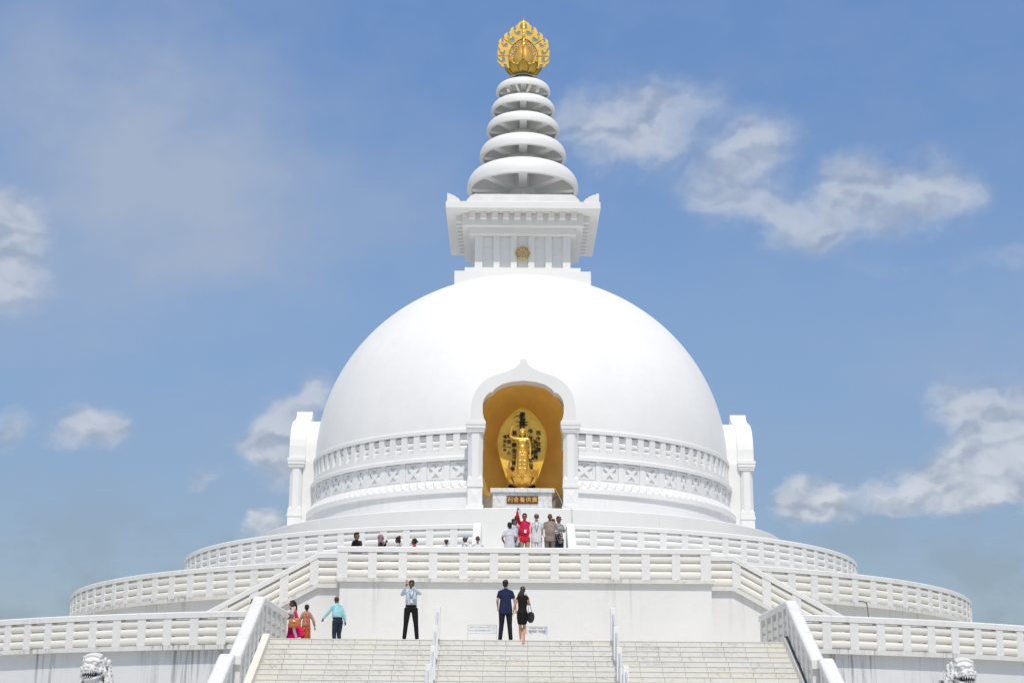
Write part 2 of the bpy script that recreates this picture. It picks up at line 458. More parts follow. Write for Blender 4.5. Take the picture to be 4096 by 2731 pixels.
for s, nm in ((-1, 'left'), (1, 'right')):
    t = thing('balustrade', f'curved white balustrade of the uppermost terrace, {nm} of the central opening', 'balustrade')
    a0, a1 = (7.0, 130)
    path = arcpath(16.38, a0, a1, 9.39) if s > 0 else arcpath(16.38, -a1, -a0, 9.39)
    angs = [s*(9.75 + 3.445*k) for k in range(35)]
    balustrade(t, path, 1.08, arcposts(16.38, angs, 9.39, .295), m=M_WHITE, mb_m=M_WHITE)

# ------------------------------------------------------------------ gallery with side stairs
t = thing('gallery', 'flat-fronted white gallery wall above the landing, with stairs falling away on both sides', 'gallery', (0, -22, Z1))
oy, oz = -22, Z1
mb = MB(); mb.box(-6.30, 6.30, -24.66-oy, -20.6-oy, 0, 7.25-oz); part('front_wall', mb, M_WALL2, t)
mb = MB(); mb.box(-6.46, 6.40, -24.80-oy, -20.5-oy, 7.252-oz, 7.40-oz); part('ledge', mb, M_LEDGE, t, bevel=.01)
mb = MB(); mb.box(-4.02, -4.005, -24.668-oy, -24.655-oy, 0, 7.24-oz); mb.box(3.9, 3.915, -24.668-oy, -24.655-oy, 0, 7.24-oz); part('joint_line', mb, M_BALC, t)
for s in (-1, 1):
    X0, X1, X2 = 6.30, 7.15, 11.35
    zt, zb = 7.12, Z1+.01
    slope = (7.22-Z1)/(X2-X1)
    mb = MB()
    pts = [(s*X0, 0), (s*X2, 0), (s*X1, zt-oz), (s*X0, zt-oz)]
    mb.prism_y(pts, -23.82-oy, -21.55-oy); part('side_stair_wall', mb, M_WALL2, t)
    mb = MB()
    path = [(s*X0, -23.9-oy, zt-oz), (s*X1, -23.9-oy, zt-oz), (s*(X2+.0), -23.9-oy, .0)]
    if s < 0: path = path[::-1]
    mb.sweep(path, [(.07, 0), (.07, .15), (-.35, .15), (-.35, 0)]); part('string_ledge', mb, M_LEDGE, t)
    for k in range(15):      # the steps themselves, behind the string wall
        mb2 = MB(); xx = 7.2 + .28*k
        mb2.box(min(s*xx, s*(xx+.28)), max(s*xx, s*(xx+.28)), -23.5-oy, -21.6-oy, 0, 7.40-oz-.16*(k+1)); part('step', mb2, M_TREAD, t)
# balustrades of the gallery
t = thing('balustrade', 'long straight white balustrade with mould-stained rail along the front of the gallery', 'balustrade', (0, -24.75, 7.40))
posts = [(k*1.032-.05, 0, 0, (1, 0), 0, .29) for k in range(-5, 6)] + [(-6.225, 0, 0, (1, 0), 0, .35), (6.115, 0, 0, (1, 0), 0, .35)]
balustrade(t, [(-6.42, 0, 0), (-2, 0, 0), (2, 0, 0), (6.31, 0, 0)], 1.055, posts, dep=.34, railh=.19)
for s, nm in ((-1, 'left'), (1, 'right')):
    t = thing('balustrade', f'sloping white balustrade running down the {nm} side stair of the gallery', 'balustrade', (s*6.4, -23.9, Z1))
    ox = 6.4; X1, X2 = 7.15, 11.35; zb = 7.27-Z1
    path = [(s*(6.32-ox), 0, zb), (s*(X1-ox), 0, zb), (s*(X2-ox), 0, .15)]
    sl = (.15-zb)/(X2-X1)
    if s < 0: path = path[::-1]
    posts = [(s*(X1-ox+.13), 0, zb-.05, (1, 0), 0, .30)]
    for k in range(1, 5):
        x = X1+.13+1.02*k; posts.append((s*(x-ox), 0, zb+sl*(x-X1), (1, 0), sl*s, .30))
    balustrade(t, path, 1.08, posts, dep=.34, railh=.20)

# ------------------------------------------------------------------ main stair, landing and its rails
RIS, TRD, YT, HW = .1585, .31, -32.0, 7.43
mb = MB(); mb.box(-HW-.05, HW, YT+.33, -20.9, Z1-.3, Z1-.004)
mb.box(-8.05, -HW-.052, YT+.33, -26.5, Z1-.3, Z1-.006); mb.box(HW+.002, 7.95, YT+.33, -26.5, Z1-.3, Z1-.006)
struct('landing_floor', mb, M_TREAD)
t = thing('staircase', 'wide veined marble staircase rising to the landing', 'staircase', (0, YT, 0))
def step(y0, ztop, dep):
    mb = MB()
    mb.box(-HW-.05, HW, y0, y0+dep+.02, 0 if ztop < .3 else ztop-RIS-.12, ztop-.028)
    o = part('step', mb, M_STEP, t)
    mb = MB(); mb.box(-HW-.05, HW, y0-.010, y0+dep+.002, ztop-.027, ztop); part('tread', mb, M_TREAD, o, bevel=.004)
for k in range(12): step(-TRD*k, Z1-RIS*k, TRD if k else .34)
zl = Z1-RIS*12; y = -TRD*12
step(y-1.5, zl, 1.5+.0)
y -= 1.5
for k in range(1, 19): step(y-TRD*k, zl-RIS*k, TRD)
mb = MB(); mb.prism_x([(y-TRD*18, 0), (.33, 0), (.33, Z1-.4), (-.2, Z1-.5), (-TRD*12, zl-.4), (y, zl-.4)], -HW+.05, HW-.05); part('stair_core', mb, M_TREAD, t)
# flank walls carrying the heavy sloping balustrades
SL = RIS/TRD
for s, nm in ((-1, 'left'), (1, 'right')):
    xc = 7.84 if s < 0 else 7.665; he = HW + (.052 if s < 0 else .002); w = .36
    t = thing('stair_balustrade', f'heavy sloping white balustrade with thick rounded rail on the {nm} edge of the wide stairs', 'balustrade', (s*xc, YT, 0))
    sh = .165            # the lower flight's rail stands a little further out
    bw = (xc - w/2 + .03) - he
    x0, x1 = sorted((s*(he+bw-.006-xc), s*(w/2-.008)))
    mb = MB()
    mb.prism_x([(-10.4, 0), (2.9, 0), (2.9, Z1-.10), (.9, Z1-.10), (.2, Z1-.02), (0, Z1+.02), (-TRD*11.9, zl+.25), (-TRD*12-1.4, zl+.15), (-10.4, .2)], x0, x1)
    part('flank_wall', mb, M_WALL2, t)
    mb = MB(); xa, xb = sorted((s*(he+.001-xc), s*(he+bw-.002-xc)))
    mb.prism_x([(.15, Z1-.4), (.15, Z1+.13), (-.02, Z1+.13), (-3.72, Z1+.13-3.7*SL), (-3.72, Z1-.4-3.7*SL)], xa, xb)
    mb.prism_x([(-3.73, 2.4), (-3.73, zl+.06), (-5.2, zl+.06), (-5.2, 2.4)], xa, xb)
    part('string_board', mb, M_BALC, t)
    def rail(name, pts, th=.23, dx=0, w=w):
        mb = MB(); path = [(dx, p[0], p[1]) for p in pts]
        mb.sweep(path, [(-w/2, -th), (-w/2, -.05), (-w/2+.05, 0), (w/2-.05, 0), (w/2, -.05), (w/2, -th)])
        return part(name, mb, M_BAL, t, bevel=.02)
    ZT = 6.035
    rail('top_rail', [(4.95, ZT+.01), (.0, ZT), (-3.76, ZT-3.76*SL)])
    zk = ZT-3.70*SL
    rail('top_rail', [(-3.58, zk), (-3.98, zk), (-6.8, zk-2.82*SL)], .25, s*sh, w+.05)
    ys = [4.75, 3.7, 2.65, 1.6, .62, -.12, -.78, -1.46, -2.14, -2.82, -3.5]
    for i, yy in enumerate(ys):
        top = ZT-.02 if yy > 0 else ZT-.02 + yy*SL
        bot = Z1 if yy > 0 else Z1 + .1 + yy*SL
        mb = MB(); mb.box(-.15, .15, yy-.15, yy+.15, bot-.1, top-.2); part('post', mb, M_BAL, t)
    for yy in (-3.95, -4.65, -5.35, -6.05, -6.6):
        top = zk + (min(0, yy+3.98))*SL
        mb = MB(); mb.box(s*sh-.15, s*sh+.15, yy-.15, yy+.15, top-1.3, top-.2); part('post', mb, M_BAL, t)
    for k in range(3):       # bars on the level part and down the slope
        for (ya, za, yb, zb, dx) in ((4.8, 4.98+.272*k, .0, 5.0+.272*k, 0), (.0, 5.0+.272*k, -3.6, 5.0+.272*k-3.6*SL, 0), (-3.8, 3.18+.272*k, -6.7, 3.18+.272*k-2.9*SL, s*sh)):
            mb = MB(); mb.sweep([(dx, ya, za), (dx, yb, zb)], ell(0, 0, .125, .130), smooth=True); part('bar', mb, M_BALC, t)

# twin hand rails made of slab posts and thin sloping bars
def handrail(x, label):
    t = thing('handrail', label, 'handrail', (x, YT, Z1))
    pp = [(-.12, 0), (-.12-4*TRD, -4*RIS), (-.12-8*TRD, -8*RIS), (-.12-12*TRD+.06, -12*RIS), (-4.95, -12*RIS), (-4.95-4*TRD, -16*RIS)]
    for i, (yy, zz) in enumerate(pp):
        mb = MB(); mb.box(-.072, .072, yy-.11, yy+.11, zz-.0, zz+.915); part('post', mb, M_WHITE, t, bevel=.012)
    for (a, b) in zip(pp[:-1], pp[1:]):
        mb = MB()
        p0 = Vector((0, a[0]-.11, a[1]+.74)); p1 = Vector((0, b[0]+.11, b[1]+.74))
        mb.tube([p0, p1], .026, 10, caps=False)
        part('rail_bar', mb, M_RAILBAR, t)
handrail(-2.62, 'white slab-post handrail down the stairs nearer the man with the phone')
handrail(2.46, 'white slab-post handrail down the stairs on the side away from the people')

# ------------------------------------------------------------------ inner stair up to the uppermost terrace
t = thing('staircase', 'narrow white inner stair behind the gallery on which the group of visitors stands', 'staircase', (0, -16.4, Z2))
for k in range(12):
    mb = MB(); mb.box(-1.64, 1.64, -.02-.30*(k+1), .4 if k == 0 else -.30*k-.02, -.004, Z3-.165*(k+1)-Z2+.004*0); part('step', mb, M_TREAD, t)
for s, nm in ((-1, 'left'), (1, 'right')):
    t = thing('balustrade', f'plain white sloping side wall with rounded end, {nm} of the visitors on the inner stair', 'balustrade', (s*1.83, -16.4, Z2))
    mb = MB()
    pts = [(.15, 0), (.15, 3.07), (-.12, 3.07), (-.25, 3.00), (-3.9, 1.05), (-3.9, 0)]
    mb.prism_x(pts, -.165, .165); part('parapet', mb, M_WHITE, t, bevel=.05)

# ------------------------------------------------------------------ the stupa
ST = thing('stupa', 'huge white domed stupa crowned by ringed spire and golden flame finial', 'stupa')
GA = 9.75      # half angle left open for the niche
def band(name, prof, mat=M_WHITE, a0=GA, n=300, parent=ST, smooth=False, bevel=0):
    mb = MB(); mb.lathe(prof, a0, 360-a0, n=n, smooth=smooth); return part(name, mb, mat, parent, bevel=bevel)
band('drum_wall', [(10.60, Z4-.02), (10.60, 12.70)], M_DRUM)
band('cornice', [(10.5, 12.69), (10.72, 12.69), (10.72, 12.90), (10.69, 12.93), (10.4, 12.95)])
band('cornice', [(10.3, 14.156), (10.57, 14.156), (10.57, 14.30), (10.54, 14.335), (10.45, 14.34), (10.44, 14.60), (10.1, 14.60)])
band('cornice', [(10.0, 15.40), (10.47, 15.40), (10.47, 15.555), (10.44, 15.585), (10.2, 15.60)])
band('frieze_wall', [(10.36, 12.94), (10.36, 14.17)])
band('frieze_wall', [(10.16, 14.59), (10.16, 15.41)])
# zigzag dentil course
mb = MB(); pk = 2.2; na = int((360-2*GA)/pk)
for k in range(na):
    a = GA + .3 + k*pk
    def P(r, aa, z): return (r*math.sin(R_(aa)), -r*math.cos(R_(aa)), z)
    b0, b1, b2 = P(10.5, a, 12.945), P(10.71, a+pk/2, 12.945), P(10.5, a+pk, 12.945)
    t0, t2 = P(10.46, a, 13.27), P(10.46, a+pk, 13.27)
    mb.add([b0, b1, b2, t0, t2], [(0, 1, 3), (1, 4, 3), (1, 2, 4)])
part('zigzag_course', mb, M_WHITE, ST)
band('zigzag_cap', [(10.36, 13.265), (10.47, 13.265), (10.47, 13.315), (10.36, 13.315)])
# upper frieze: bars behind posts
for z in (14.725, 14.985, 15.245):
    mb = MB(); prof = ell(10.235, z, .105, .124)
    mb.lathe(prof, GA, 360-GA, n=300, smooth=True, closed=True); part('frieze_bar', mb, M_WHITE, ST)
quads = (0, 90, 180, 270)
for q in quads:
    for k in range(-9, 10):
        a = q + 45 + 3.58*k
        if 30 < (a % 360) - 105 < 120 or (a % 360) > 135 and (a % 360) < 225: continue
        mb = MB(); ca, sa = math.cos(R_(a)), math.sin(R_(a))
        mb.obox((10.33*sa, -10.33*ca), (ca, sa), .15, .10, 14.601, 15.399); part('frieze_post', mb, M_WHITE, ST)
# lower frieze: crossed panels between pilasters
def xpanel(mb, a0, a1, z0, z1, r, d):
    def P(u, v, dd=0): 
        a = a0 + (a1-a0)*u; rr = r-dd
        return (rr*math.sin(R_(a)), -rr*math.cos(R_(a)), z0+(z1-z0)*v)
    A, B, C, D, O = (0, 0), (1, 0), (1, 1), (0, 1), (.5, .5)
    tris = []
    e, g = .11, .30      # inset from frame, half width of arm gap
    tris.append(([(g-.03, e), (1-g+.03, e), (.5, .36)], A, B))
    tris.append(([(1-e, g-.03), (1-e, 1-g+.03), (.64, .5)], B, C))
    tris.append(([(1-g+.03, 1-e), (g-.03, 1-e), (.5, .64)], C, D))
    tris.append(([(e, 1-g+.03), (e, g-.03), (.36, .5)], D, A))
    for (a, b, c), K0, K1 in tris:
        mb.add([P(*K0), P(*K1), P(*b), P(*a)], [(0, 1, 2, 3)])
        mb.add([P(*K0), P(*a), P(*c), P(*O)], [(0, 1, 2, 3)])
        mb.add([P(*K1), P(*O), P(*c), P(*b)], [(0, 1, 2, 3)])
        for p, q2 in ((a, b), (b, c), (c, a)):
            mb.add([P(*p), P(*q2), P(*q2, d), P(*p, d)], [(0, 1, 2, 3)])
    for p, q2 in ((A, B), (B, C), (C, D), (D, A)):
        mb.add([P(*p), P(*q2), P(*q2, d), P(*p, d)], [(0, 1, 2, 3)])
for q in quads:
    pil = [45 + s*(2.1 + 6.06*k) for s in (-1, 1) for k in range(5)]; pil.sort()
    for a in pil:
        aa = (q + a) % 360
        if 130 < aa < 230: continue
        mb = MB(); ca, sa = math.cos(R_(aa)), math.sin(R_(aa))
        mb.obox((10.40*sa, -10.40*ca), (ca, sa), .135, .055, 13.316, 14.155); part('pilaster', mb, M_WHITE, ST)
    ed = [12.2] + pil + [77.8]
    for a, b in zip(ed[:-1], ed[1:]):
        aa = (q + (a+b)/2) % 360
        if 130 < aa < 230: continue
        i0 = q + a + (.82 if a > 13 else 0); i1 = q + b - (.82 if b < 77 else 0)
        mb = MB(); xpanel(mb, i0, i1, 13.34, 14.13, 10.435, .075); part('crossed_panel', mb, M_WHITE, ST)
# dome, open in front of the niche
mb = MB()
za, A_, B_, E_ = 15.45, 10.367, 9.842, 2.076
zs = [15.45, 15.8, 16.2, 16.7, 17.2, 17.75] + [17.75 + (25.16-17.75)*math.sin(i/34*PI/2) for i in range(1, 35)]
prof = [(A_*max(0, 1-((z-za)/B_)**E_)**(1/E_), z) for z in zs]
low = [p for p in prof if p[1] <= 17.76]; high = [(p[0], p[1]) for p in prof if p[1] >= 17.74]
def xo(z):
    T_ = [(15.4, 1.78), (16.3, 1.78), (16.7, 1.72), (17.2, 1.45), (17.5, 1.0), (17.76, .02)]
    for (z0, x0), (z1, x1) in zip(T_[:-1], T_[1:]):
        if z0 <= z <= z1: return x0 + (x1-x0)*(z-z0)/(z1-z0)
    return .02
rows_ = [15.45 + (17.75-15.45)*i_/24 for i_ in range(25)]; vs = []; fs = []
for z in rows_:
    r = A_*max(0, 1-((z-za)/B_)**E_)**(1/E_); g = math.degrees(math.asin(xo(z)/r))
    for i_ in range(217):
        a = R_(g + (360-2*g)*i_/216); vs.append((r*math.sin(a), -r*math.cos(a), z))
for q_ in range(24):
    for i_ in range(216): fs.append((q_*217+i_, q_*217+i_+1, (q_+1)*217+i_+1, (q_+1)*217+i_))
mb.add(vs, fs, 0, True)
bot = MB(); angs = [GA + (360-2*GA)*i/216 for i in range(217)] + [360-GA+2*GA*i/12 for i in range(1, 12)]
m_ = len(high); vs = []
for a in angs:
    for r, z in high: vs.append((r*math.sin(R_(a)), -r*math.cos(R_(a)), z))
k_ = len(angs); fs = []
for i in range(k_):
    j = (i+1) % k_
    for p in range(m_-1): fs.append((i*m_+p, j*m_+p, j*m_+p+1, i*m_+p+1))
mb.add(vs, fs, 0, True)
part('dome', mb, M_DOME, ST)

# harmika -------------------------------------------------------------
def sq(name, h, z0, z1, mat=M_SPIRE, parent=ST, bevel=.012):
    mb = MB(); mb.box(-h, h, -h, h, z0, z1); return part(name, mb, mat, parent, bevel=bevel)
sq('square_base', 3.41, 23.7, 24.98); sq('square_base', 2.92, 24.981, 25.32)
sq('tower_wall', 2.26, 25.321, 27.16)
for face in range(4):
    Mz = Matrix.Rotation(face*PI/2, 4, 'Z')
    for x0, x1 in ((-1.479, -1.164), (-.602, -.291), (.291, .600), (1.163, 1.479)):
        mb = MB(); mb.box(x0, x1, -2.43, -2.25, 25.322, 27.158); mb.xf(Mz); part('pilaster', mb, M_SPIRE, ST, bevel=.008)
    mb = MB()
    for z in (25.94, 26.545):
        mb.box(-2.04, 2.04, -2.275, -2.255, z-.30+.012, z+.0)      # thin slab courses leaving grooves
    mb.box(-2.04, 2.04, -2.275, -2.255, 26.56, 27.15)
    mb.xf(Mz); part('slab_course', mb, M_SPIRE, ST)
for sx in (-1, 1):
    for sy in (-1, 1):
        mb = MB(); xs = sorted((sx*2.04, sx*2.43)); ys_ = sorted((sy*2.04, sy*2.432)); mb.box(*xs, *ys_, 25.322, 27.159); part('corner_pillar', mb, M_SPIRE, ST, bevel=.008)
sq('moulding', 2.71, 27.161, 27.50); sq('moulding', 3.075, 27.501, 28.125)
for face in range(4):
    Mz = Matrix.Rotation(face*PI/2, 4, 'Z')
    for k in range(10):
        x = -2.57 + .571*k - .0
        mb = MB(); mb.box(x-.155, x+.155, -3.39, -3.07, 27.80, 28.126); mb.xf(Mz); part('dentil_block', mb, M_SPIRE, ST, bevel=.006)
sq('top_slab', 3.89, 28.13, 28.49, bevel=.02)
sq('spire_pedestal', 2.42, 28.491, 29.42)
def petal_pts(w, h):
    half = [(0, 1.0), (.07, .90), (.30, .84), (.36, .78), (.42, .74), (.60, .66), (.66, .58), (.70, .50), (.86, .40), (.92, .28), (1, .17), (1, 0)]
    return [(x*w, z*h) for x, z in half], half
for face in range(4):
    Mz = Matrix.Rotation(face*PI/2, 4, 'Z')
    for x in (-2.4, -1.2, 0, 1.2, 2.4):
        p, _ = petal_pts(.44, .45)
        pts = [(x - a, 28.491+b) for a, b in p[::-1]] + [(x + a, 28.491+b) for a, b in p[1:]]
        mb = MB(); mb.prism_y(pts, -3.82, -3.70); mb.xf(Mz); part('leaf_ornament', mb, M_SPIRE, ST)
    p, _ = petal_pts(.64, .47)
    mb = MB()
    pts = [(3.699, 28.491)] + [(3.699 - a, 28.491+b) for a, b in p]
    mb.prism_y(pts, -3.82, -3.70)
    pts = [(-3.82, 28.491)] + [(-3.82 + a, 28.491+b) for a, b in p]
    mb.prism_y(pts, -3.819, -3.70)
    mb.xf(Mz); part('corner_leaf', mb, M_SPIRE, ST)
# wheel on the tower
wh = MB()
cz = 26.21
wh.tube([(.315*math.cos(a), -2.52, cz+.315*math.sin(a)) for a in [2*PI*i/48 for i in range(49)]], .042, 8, caps=False)
wh.tube([(.27*math.cos(a), -2.52, cz+.27*math.sin(a)) for a in [2*PI*i/48 for i in range(49)]], .014, 6, caps=False)
for k in range(8):
    a = k*PI/4; c, s_ = math.cos(a), math.sin(a)
    wh.tube([(c*.05, -2.52, cz+s_*.05), (c*.14, -2.52, cz+s_*.14), (c*.19, -2.52, cz+s_*.19), (c*.29, -2.52, cz+s_*.29)], [.014, .018, .030, .028], 8)
    wh.ball((c*.375, -2.52, cz+s_*.375), (.022, .022, .022))
wh.ball((0, -2.53, cz), (.075, .05, .075))
part('dharma_wheel', wh, M_GOLDW, ST, label='golden eight-spoked wheel on the square tower')

# umbrella rings --------------------------------------------------------
rings = [(30.46, 2.94, 32.50, .22, .215), (32.26, 2.305, 33.84, .20, .205), (33.76, 1.95, 35.00, .175, .18), (34.93, 1.715, 36.02, .165, .165), (36.02, 1.462, 36.98, .15, .145)]
shaft_r = [.70, .60, .50, .44, .36]
UV = [(1, 0), (1, .055), (.995, .14), (.975, .23), (.946, .305), (.90, .38), (.848, .44), (.78, .49), (.714, .525), (.625, .56), (.536, .59), (.45, .625), (.357, .685), (.29, .74), (.223, .80), (.16, .865), (.11, .915), (.06, .96), (0, 1.0)]
for i, (zb, Ro, zt, th, sw) in enumerate(rings):
    rs = shaft_r[i]; H = zt - zb; top = i == 4
    def zo(r):
        u = (r-rs)/(Ro-rs)
        for (u0, v0), (u1, v1) in zip(UV[:-1], UV[1:]):
            if u1 <= u <= u0: return zb + H*(v0 + (v1-v0)*((u0-u)/max(1e-6, u0-u1)))
        return zb + H
    prof = [(rs + (Ro-rs)*u, zb + H*v) for u, v in UV]
    fine = [prof[0]]
    for (r0, z0), (r1, z1) in zip(prof[:-1], prof[1:]):
        fine += [((r0+r1)/2, (z0+z1)/2), (r1, z1)]
    na = 8*36; m_ = len(fine); vs = []; fs = []
    for a_ in range(na):
        a = 2*PI*a_/na
        for r, z in fine: vs.append((r*math.sin(a), -r*math.cos(a), z))
    rc = rs + (Ro-rs)*.38; hr = (Ro-rs)*.165
    for a_ in range(na):
        am = (a_+.5)/na*8 % 1 - .5            # -.5 .. .5 over one bay, 0 midway between spokes
        for p in range(m_-1):
            rm = (fine[p][0]+fine[p+1][0])/2
            half = max(.02, rm*math.sin(PI/8) - sw*1.05)
            if ((rm-rc)/hr)**2 + (am*2*rm*PI/8/half)**2 < 1: continue
            q = (a_+1) % na
            fs.append((a_*m_+p, q*m_+p, q*m_+p+1, a_*m_+p+1))
    used = sorted({k for f in fs for k in f}); mp = {k: n_ for n_, k in enumerate(used)}
    mb = MB(); mb.add([vs[k] for k in used], [tuple(mp[k] for k in f) for f in fs], 0, True)
    u = part('umbrella_ring', mb, M_SPIRE, ST)
    so_ = u.modifiers.new('Solidify', 'SOLIDIFY'); so_.thickness = th; so_.offset = -1; so_.use_even_offset = False
    em = u.modifiers.new('es', 'EDGE_SPLIT'); em.split_angle = R_(40)
    for k in range(8):        # radial fins under the shell
        pts = [(rs*.6, zb - .06), (Ro-th*.9, zb+.05)]
        for j_ in range(0, 15):
            r = (Ro-th*.9) - ((Ro-th*.9) - rs)*(j_/14); pts.append((r, zo(r)-.07))
        pts.append((rs*.6, zt-.07))
        mb = MB(); mb.prism_y(pts, -sw, sw); mb.xf(Matrix.Rotation(k*PI/4, 4, 'Z')); part('spoke', mb, M_SPIRE, u)
mb = MB()
mb.lathe([(.78, 29.2), (.72, 30.2), (.70, 31.9), (.62, 32.3), (.62, 33.4), (.52, 33.8), (.52, 34.7), (.46, 34.95), (.44, 35.8), (.38, 36.1), (.36, 36.95), (.2, 37.0)], n=48, smooth=True)
part('spire_shaft', mb, M_SPIRE, ST)
mb = MB(); mb.lathe([(.49, 36.96), (.50, 37.05), (.46, 37.08), (.46, 37.22), (.55, 37.30)], n=40, smooth=True); part('collar', mb, M_GREYRING, ST)
band_cap = MB(); band_cap.lathe([(rings[4][1]*.6, 36.83), (.5, 36.98)], n=48, smooth=True); part('spire_cap', band_cap, M_SPIRE, ST)

# golden finial ----------------------------------------------------------
FI = link('finial', MB().mesh('finial'), [], ST) if False else None
lot = MB()
lot.lathe([(.30, 37.10), (.55, 37.16), (.72, 37.28), (.80, 37.42), (.60, 37.46), (.2, 37.46)], n=48, smooth=True)
for k in range(8):
    a = 2*PI*k/8; vs = []; fs = []; nu, nv = 10, 10
    for v in range(nv+1):
        tv = v/nv
        r = .46 + .60*tv**.8; z = 37.05 + .54*tv**1.5
        wdt = (.32 + .32*tv**.8) * (math.sqrt(max(0.0, 1-((tv-.62)/.381)**2))**.8 if tv > .62 else 1)
        for u_ in range(nu+1):
            s_ = (u_/nu*2-1); off = wdt*.5*s_
            rr = r - .10*s_*s_*(.4+tv) + .05*math.cos(s_*PI*3)*(1-tv*.5); zz = z + .03*(1-s_*s_)
            x = off; y = -rr
            vs.append((x*math.cos(a)-y*math.sin(a), x*math.sin(a)+y*math.cos(a), zz))
    for v in range(nv):
        for u_ in range(nu): fs.append((v*(nu+1)+u_, v*(nu+1)+u_+1, (v+1)*(nu+1)+u_+1, (v+1)*(nu+1)+u_))
    lot.add(vs, fs, 0, True)
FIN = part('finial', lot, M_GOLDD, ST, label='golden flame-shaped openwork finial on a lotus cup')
mb = MB()
eg = [(0.0, 37.45), (.40, 37.46), (.50, 37.62), (.545, 37.85), (.535, 38.05), (.48, 38.30), (.38, 38.56), (.25, 38.76), (.12, 38.90), (.05, 39.02), (0.0, 39.1)]
mb.lathe(eg, n=48, smooth=True); part('egg', mb, M_GOLDS, FIN)
mb = MB(); mb.lathe([(.2, 37.46), (.78, 37.47), (.74, 37.53), (.45, 37.56)], n=40, smooth=True); part('white_seat', mb, M_SPIRE, FIN)
def fp(x, y): return ((x-763)*.002593, 37.98 + (1060-y)*.002865)
outl = [(763, 200), (738, 240), (700, 262), (655, 288), (640, 320), (600, 348), (592, 382), (608, 402), (598, 432), (600, 462), (572, 480), (553, 450), (550, 410), (562, 362), (520, 384), (492, 412), (488, 448), (465, 475), (462, 505), (475, 530), (470, 572), (447, 600), (428, 575), (422, 520), (440, 478), (400, 495), (365, 525), (355, 560), (360, 590), (348, 612), (342, 640), (348, 690), (325, 725), (303, 700), (303, 640), (322, 598), (280, 620), (250, 650), (245, 690), (255, 715), (235, 745), (238, 785), (255, 810), (285, 840), (300, 875), (275, 900), (250, 880), (238, 825), (222, 850), (217, 890), (228, 920), (220, 950), (222, 990), (240, 1000), (245, 1030), (270, 1045), (315, 1060), (290, 1092), (250, 1080), (220, 1045), (230, 1095), (265, 1130), (300, 1150), (305, 1180), (340, 1195), (365, 1190), (372, 1225), (400, 1240), (430, 1225), (500, 1270)]
holes = [[(715, 310), (700, 335), (698, 365), (712, 382), (724, 370), (722, 330)],
 [(600, 495), (640, 488), (638, 472), (665, 465), (685, 482), (682, 502), (660, 522), (622, 516)],
 [(455, 603), (485, 617), (515, 608), (520, 590), (540, 590), (558, 607), (555, 636), (530, 655), (490, 650), (465, 630)],
 [(328, 727), (360, 740), (382, 735), (382, 718), (400, 715), (415, 737), (408, 760), (385, 770), (350, 760)],
 [(290, 887), (318, 897), (342, 886), (345, 870), (365, 872), (371, 900), (355, 926), (325, 926), (300, 912)],
 [(325, 1028), (345, 1015), (370, 1030), (371, 1065), (350, 1086), (322, 1088), (312, 1075), (330, 1055)],
 [(365, 1168), (385, 1150), (412, 1155), (421, 1185), (405, 1206), (378, 1206)]]
opening = [(763, 598), (715, 606), (640, 652), (560, 722), (500, 802), (463, 890), (448, 980), (452, 1080), (478, 1180), (520, 1230), (763, 1240)]
def mir(p): return (2*763-p[0], p[1])
spl = [([fp(*p) for p in outl] + [fp(*mir(p)) for p in outl[:0:-1]], False)]
for h in holes:
    hcx = sum(p[0] for p in h)/len(h); hcy = sum(p[1] for p in h)/len(h)
    h2 = [(hcx+(p[0]-hcx)*1.22, hcy+(p[1]-hcy)*1.30) for p in h]
    spl.append(([fp(*p) for p in h2], True)); spl.append(([fp(*mir(p)) for p in h2], True))
spl.append(([fp(*p) for p in opening] + [fp(*mir(p)) for p in opening[-2:0:-1]], False))
flame = curve2d(spl, .034, .004, 0)
balls = [(577, 460), (447, 573), (320, 703), (277, 875), (293, 1063)]
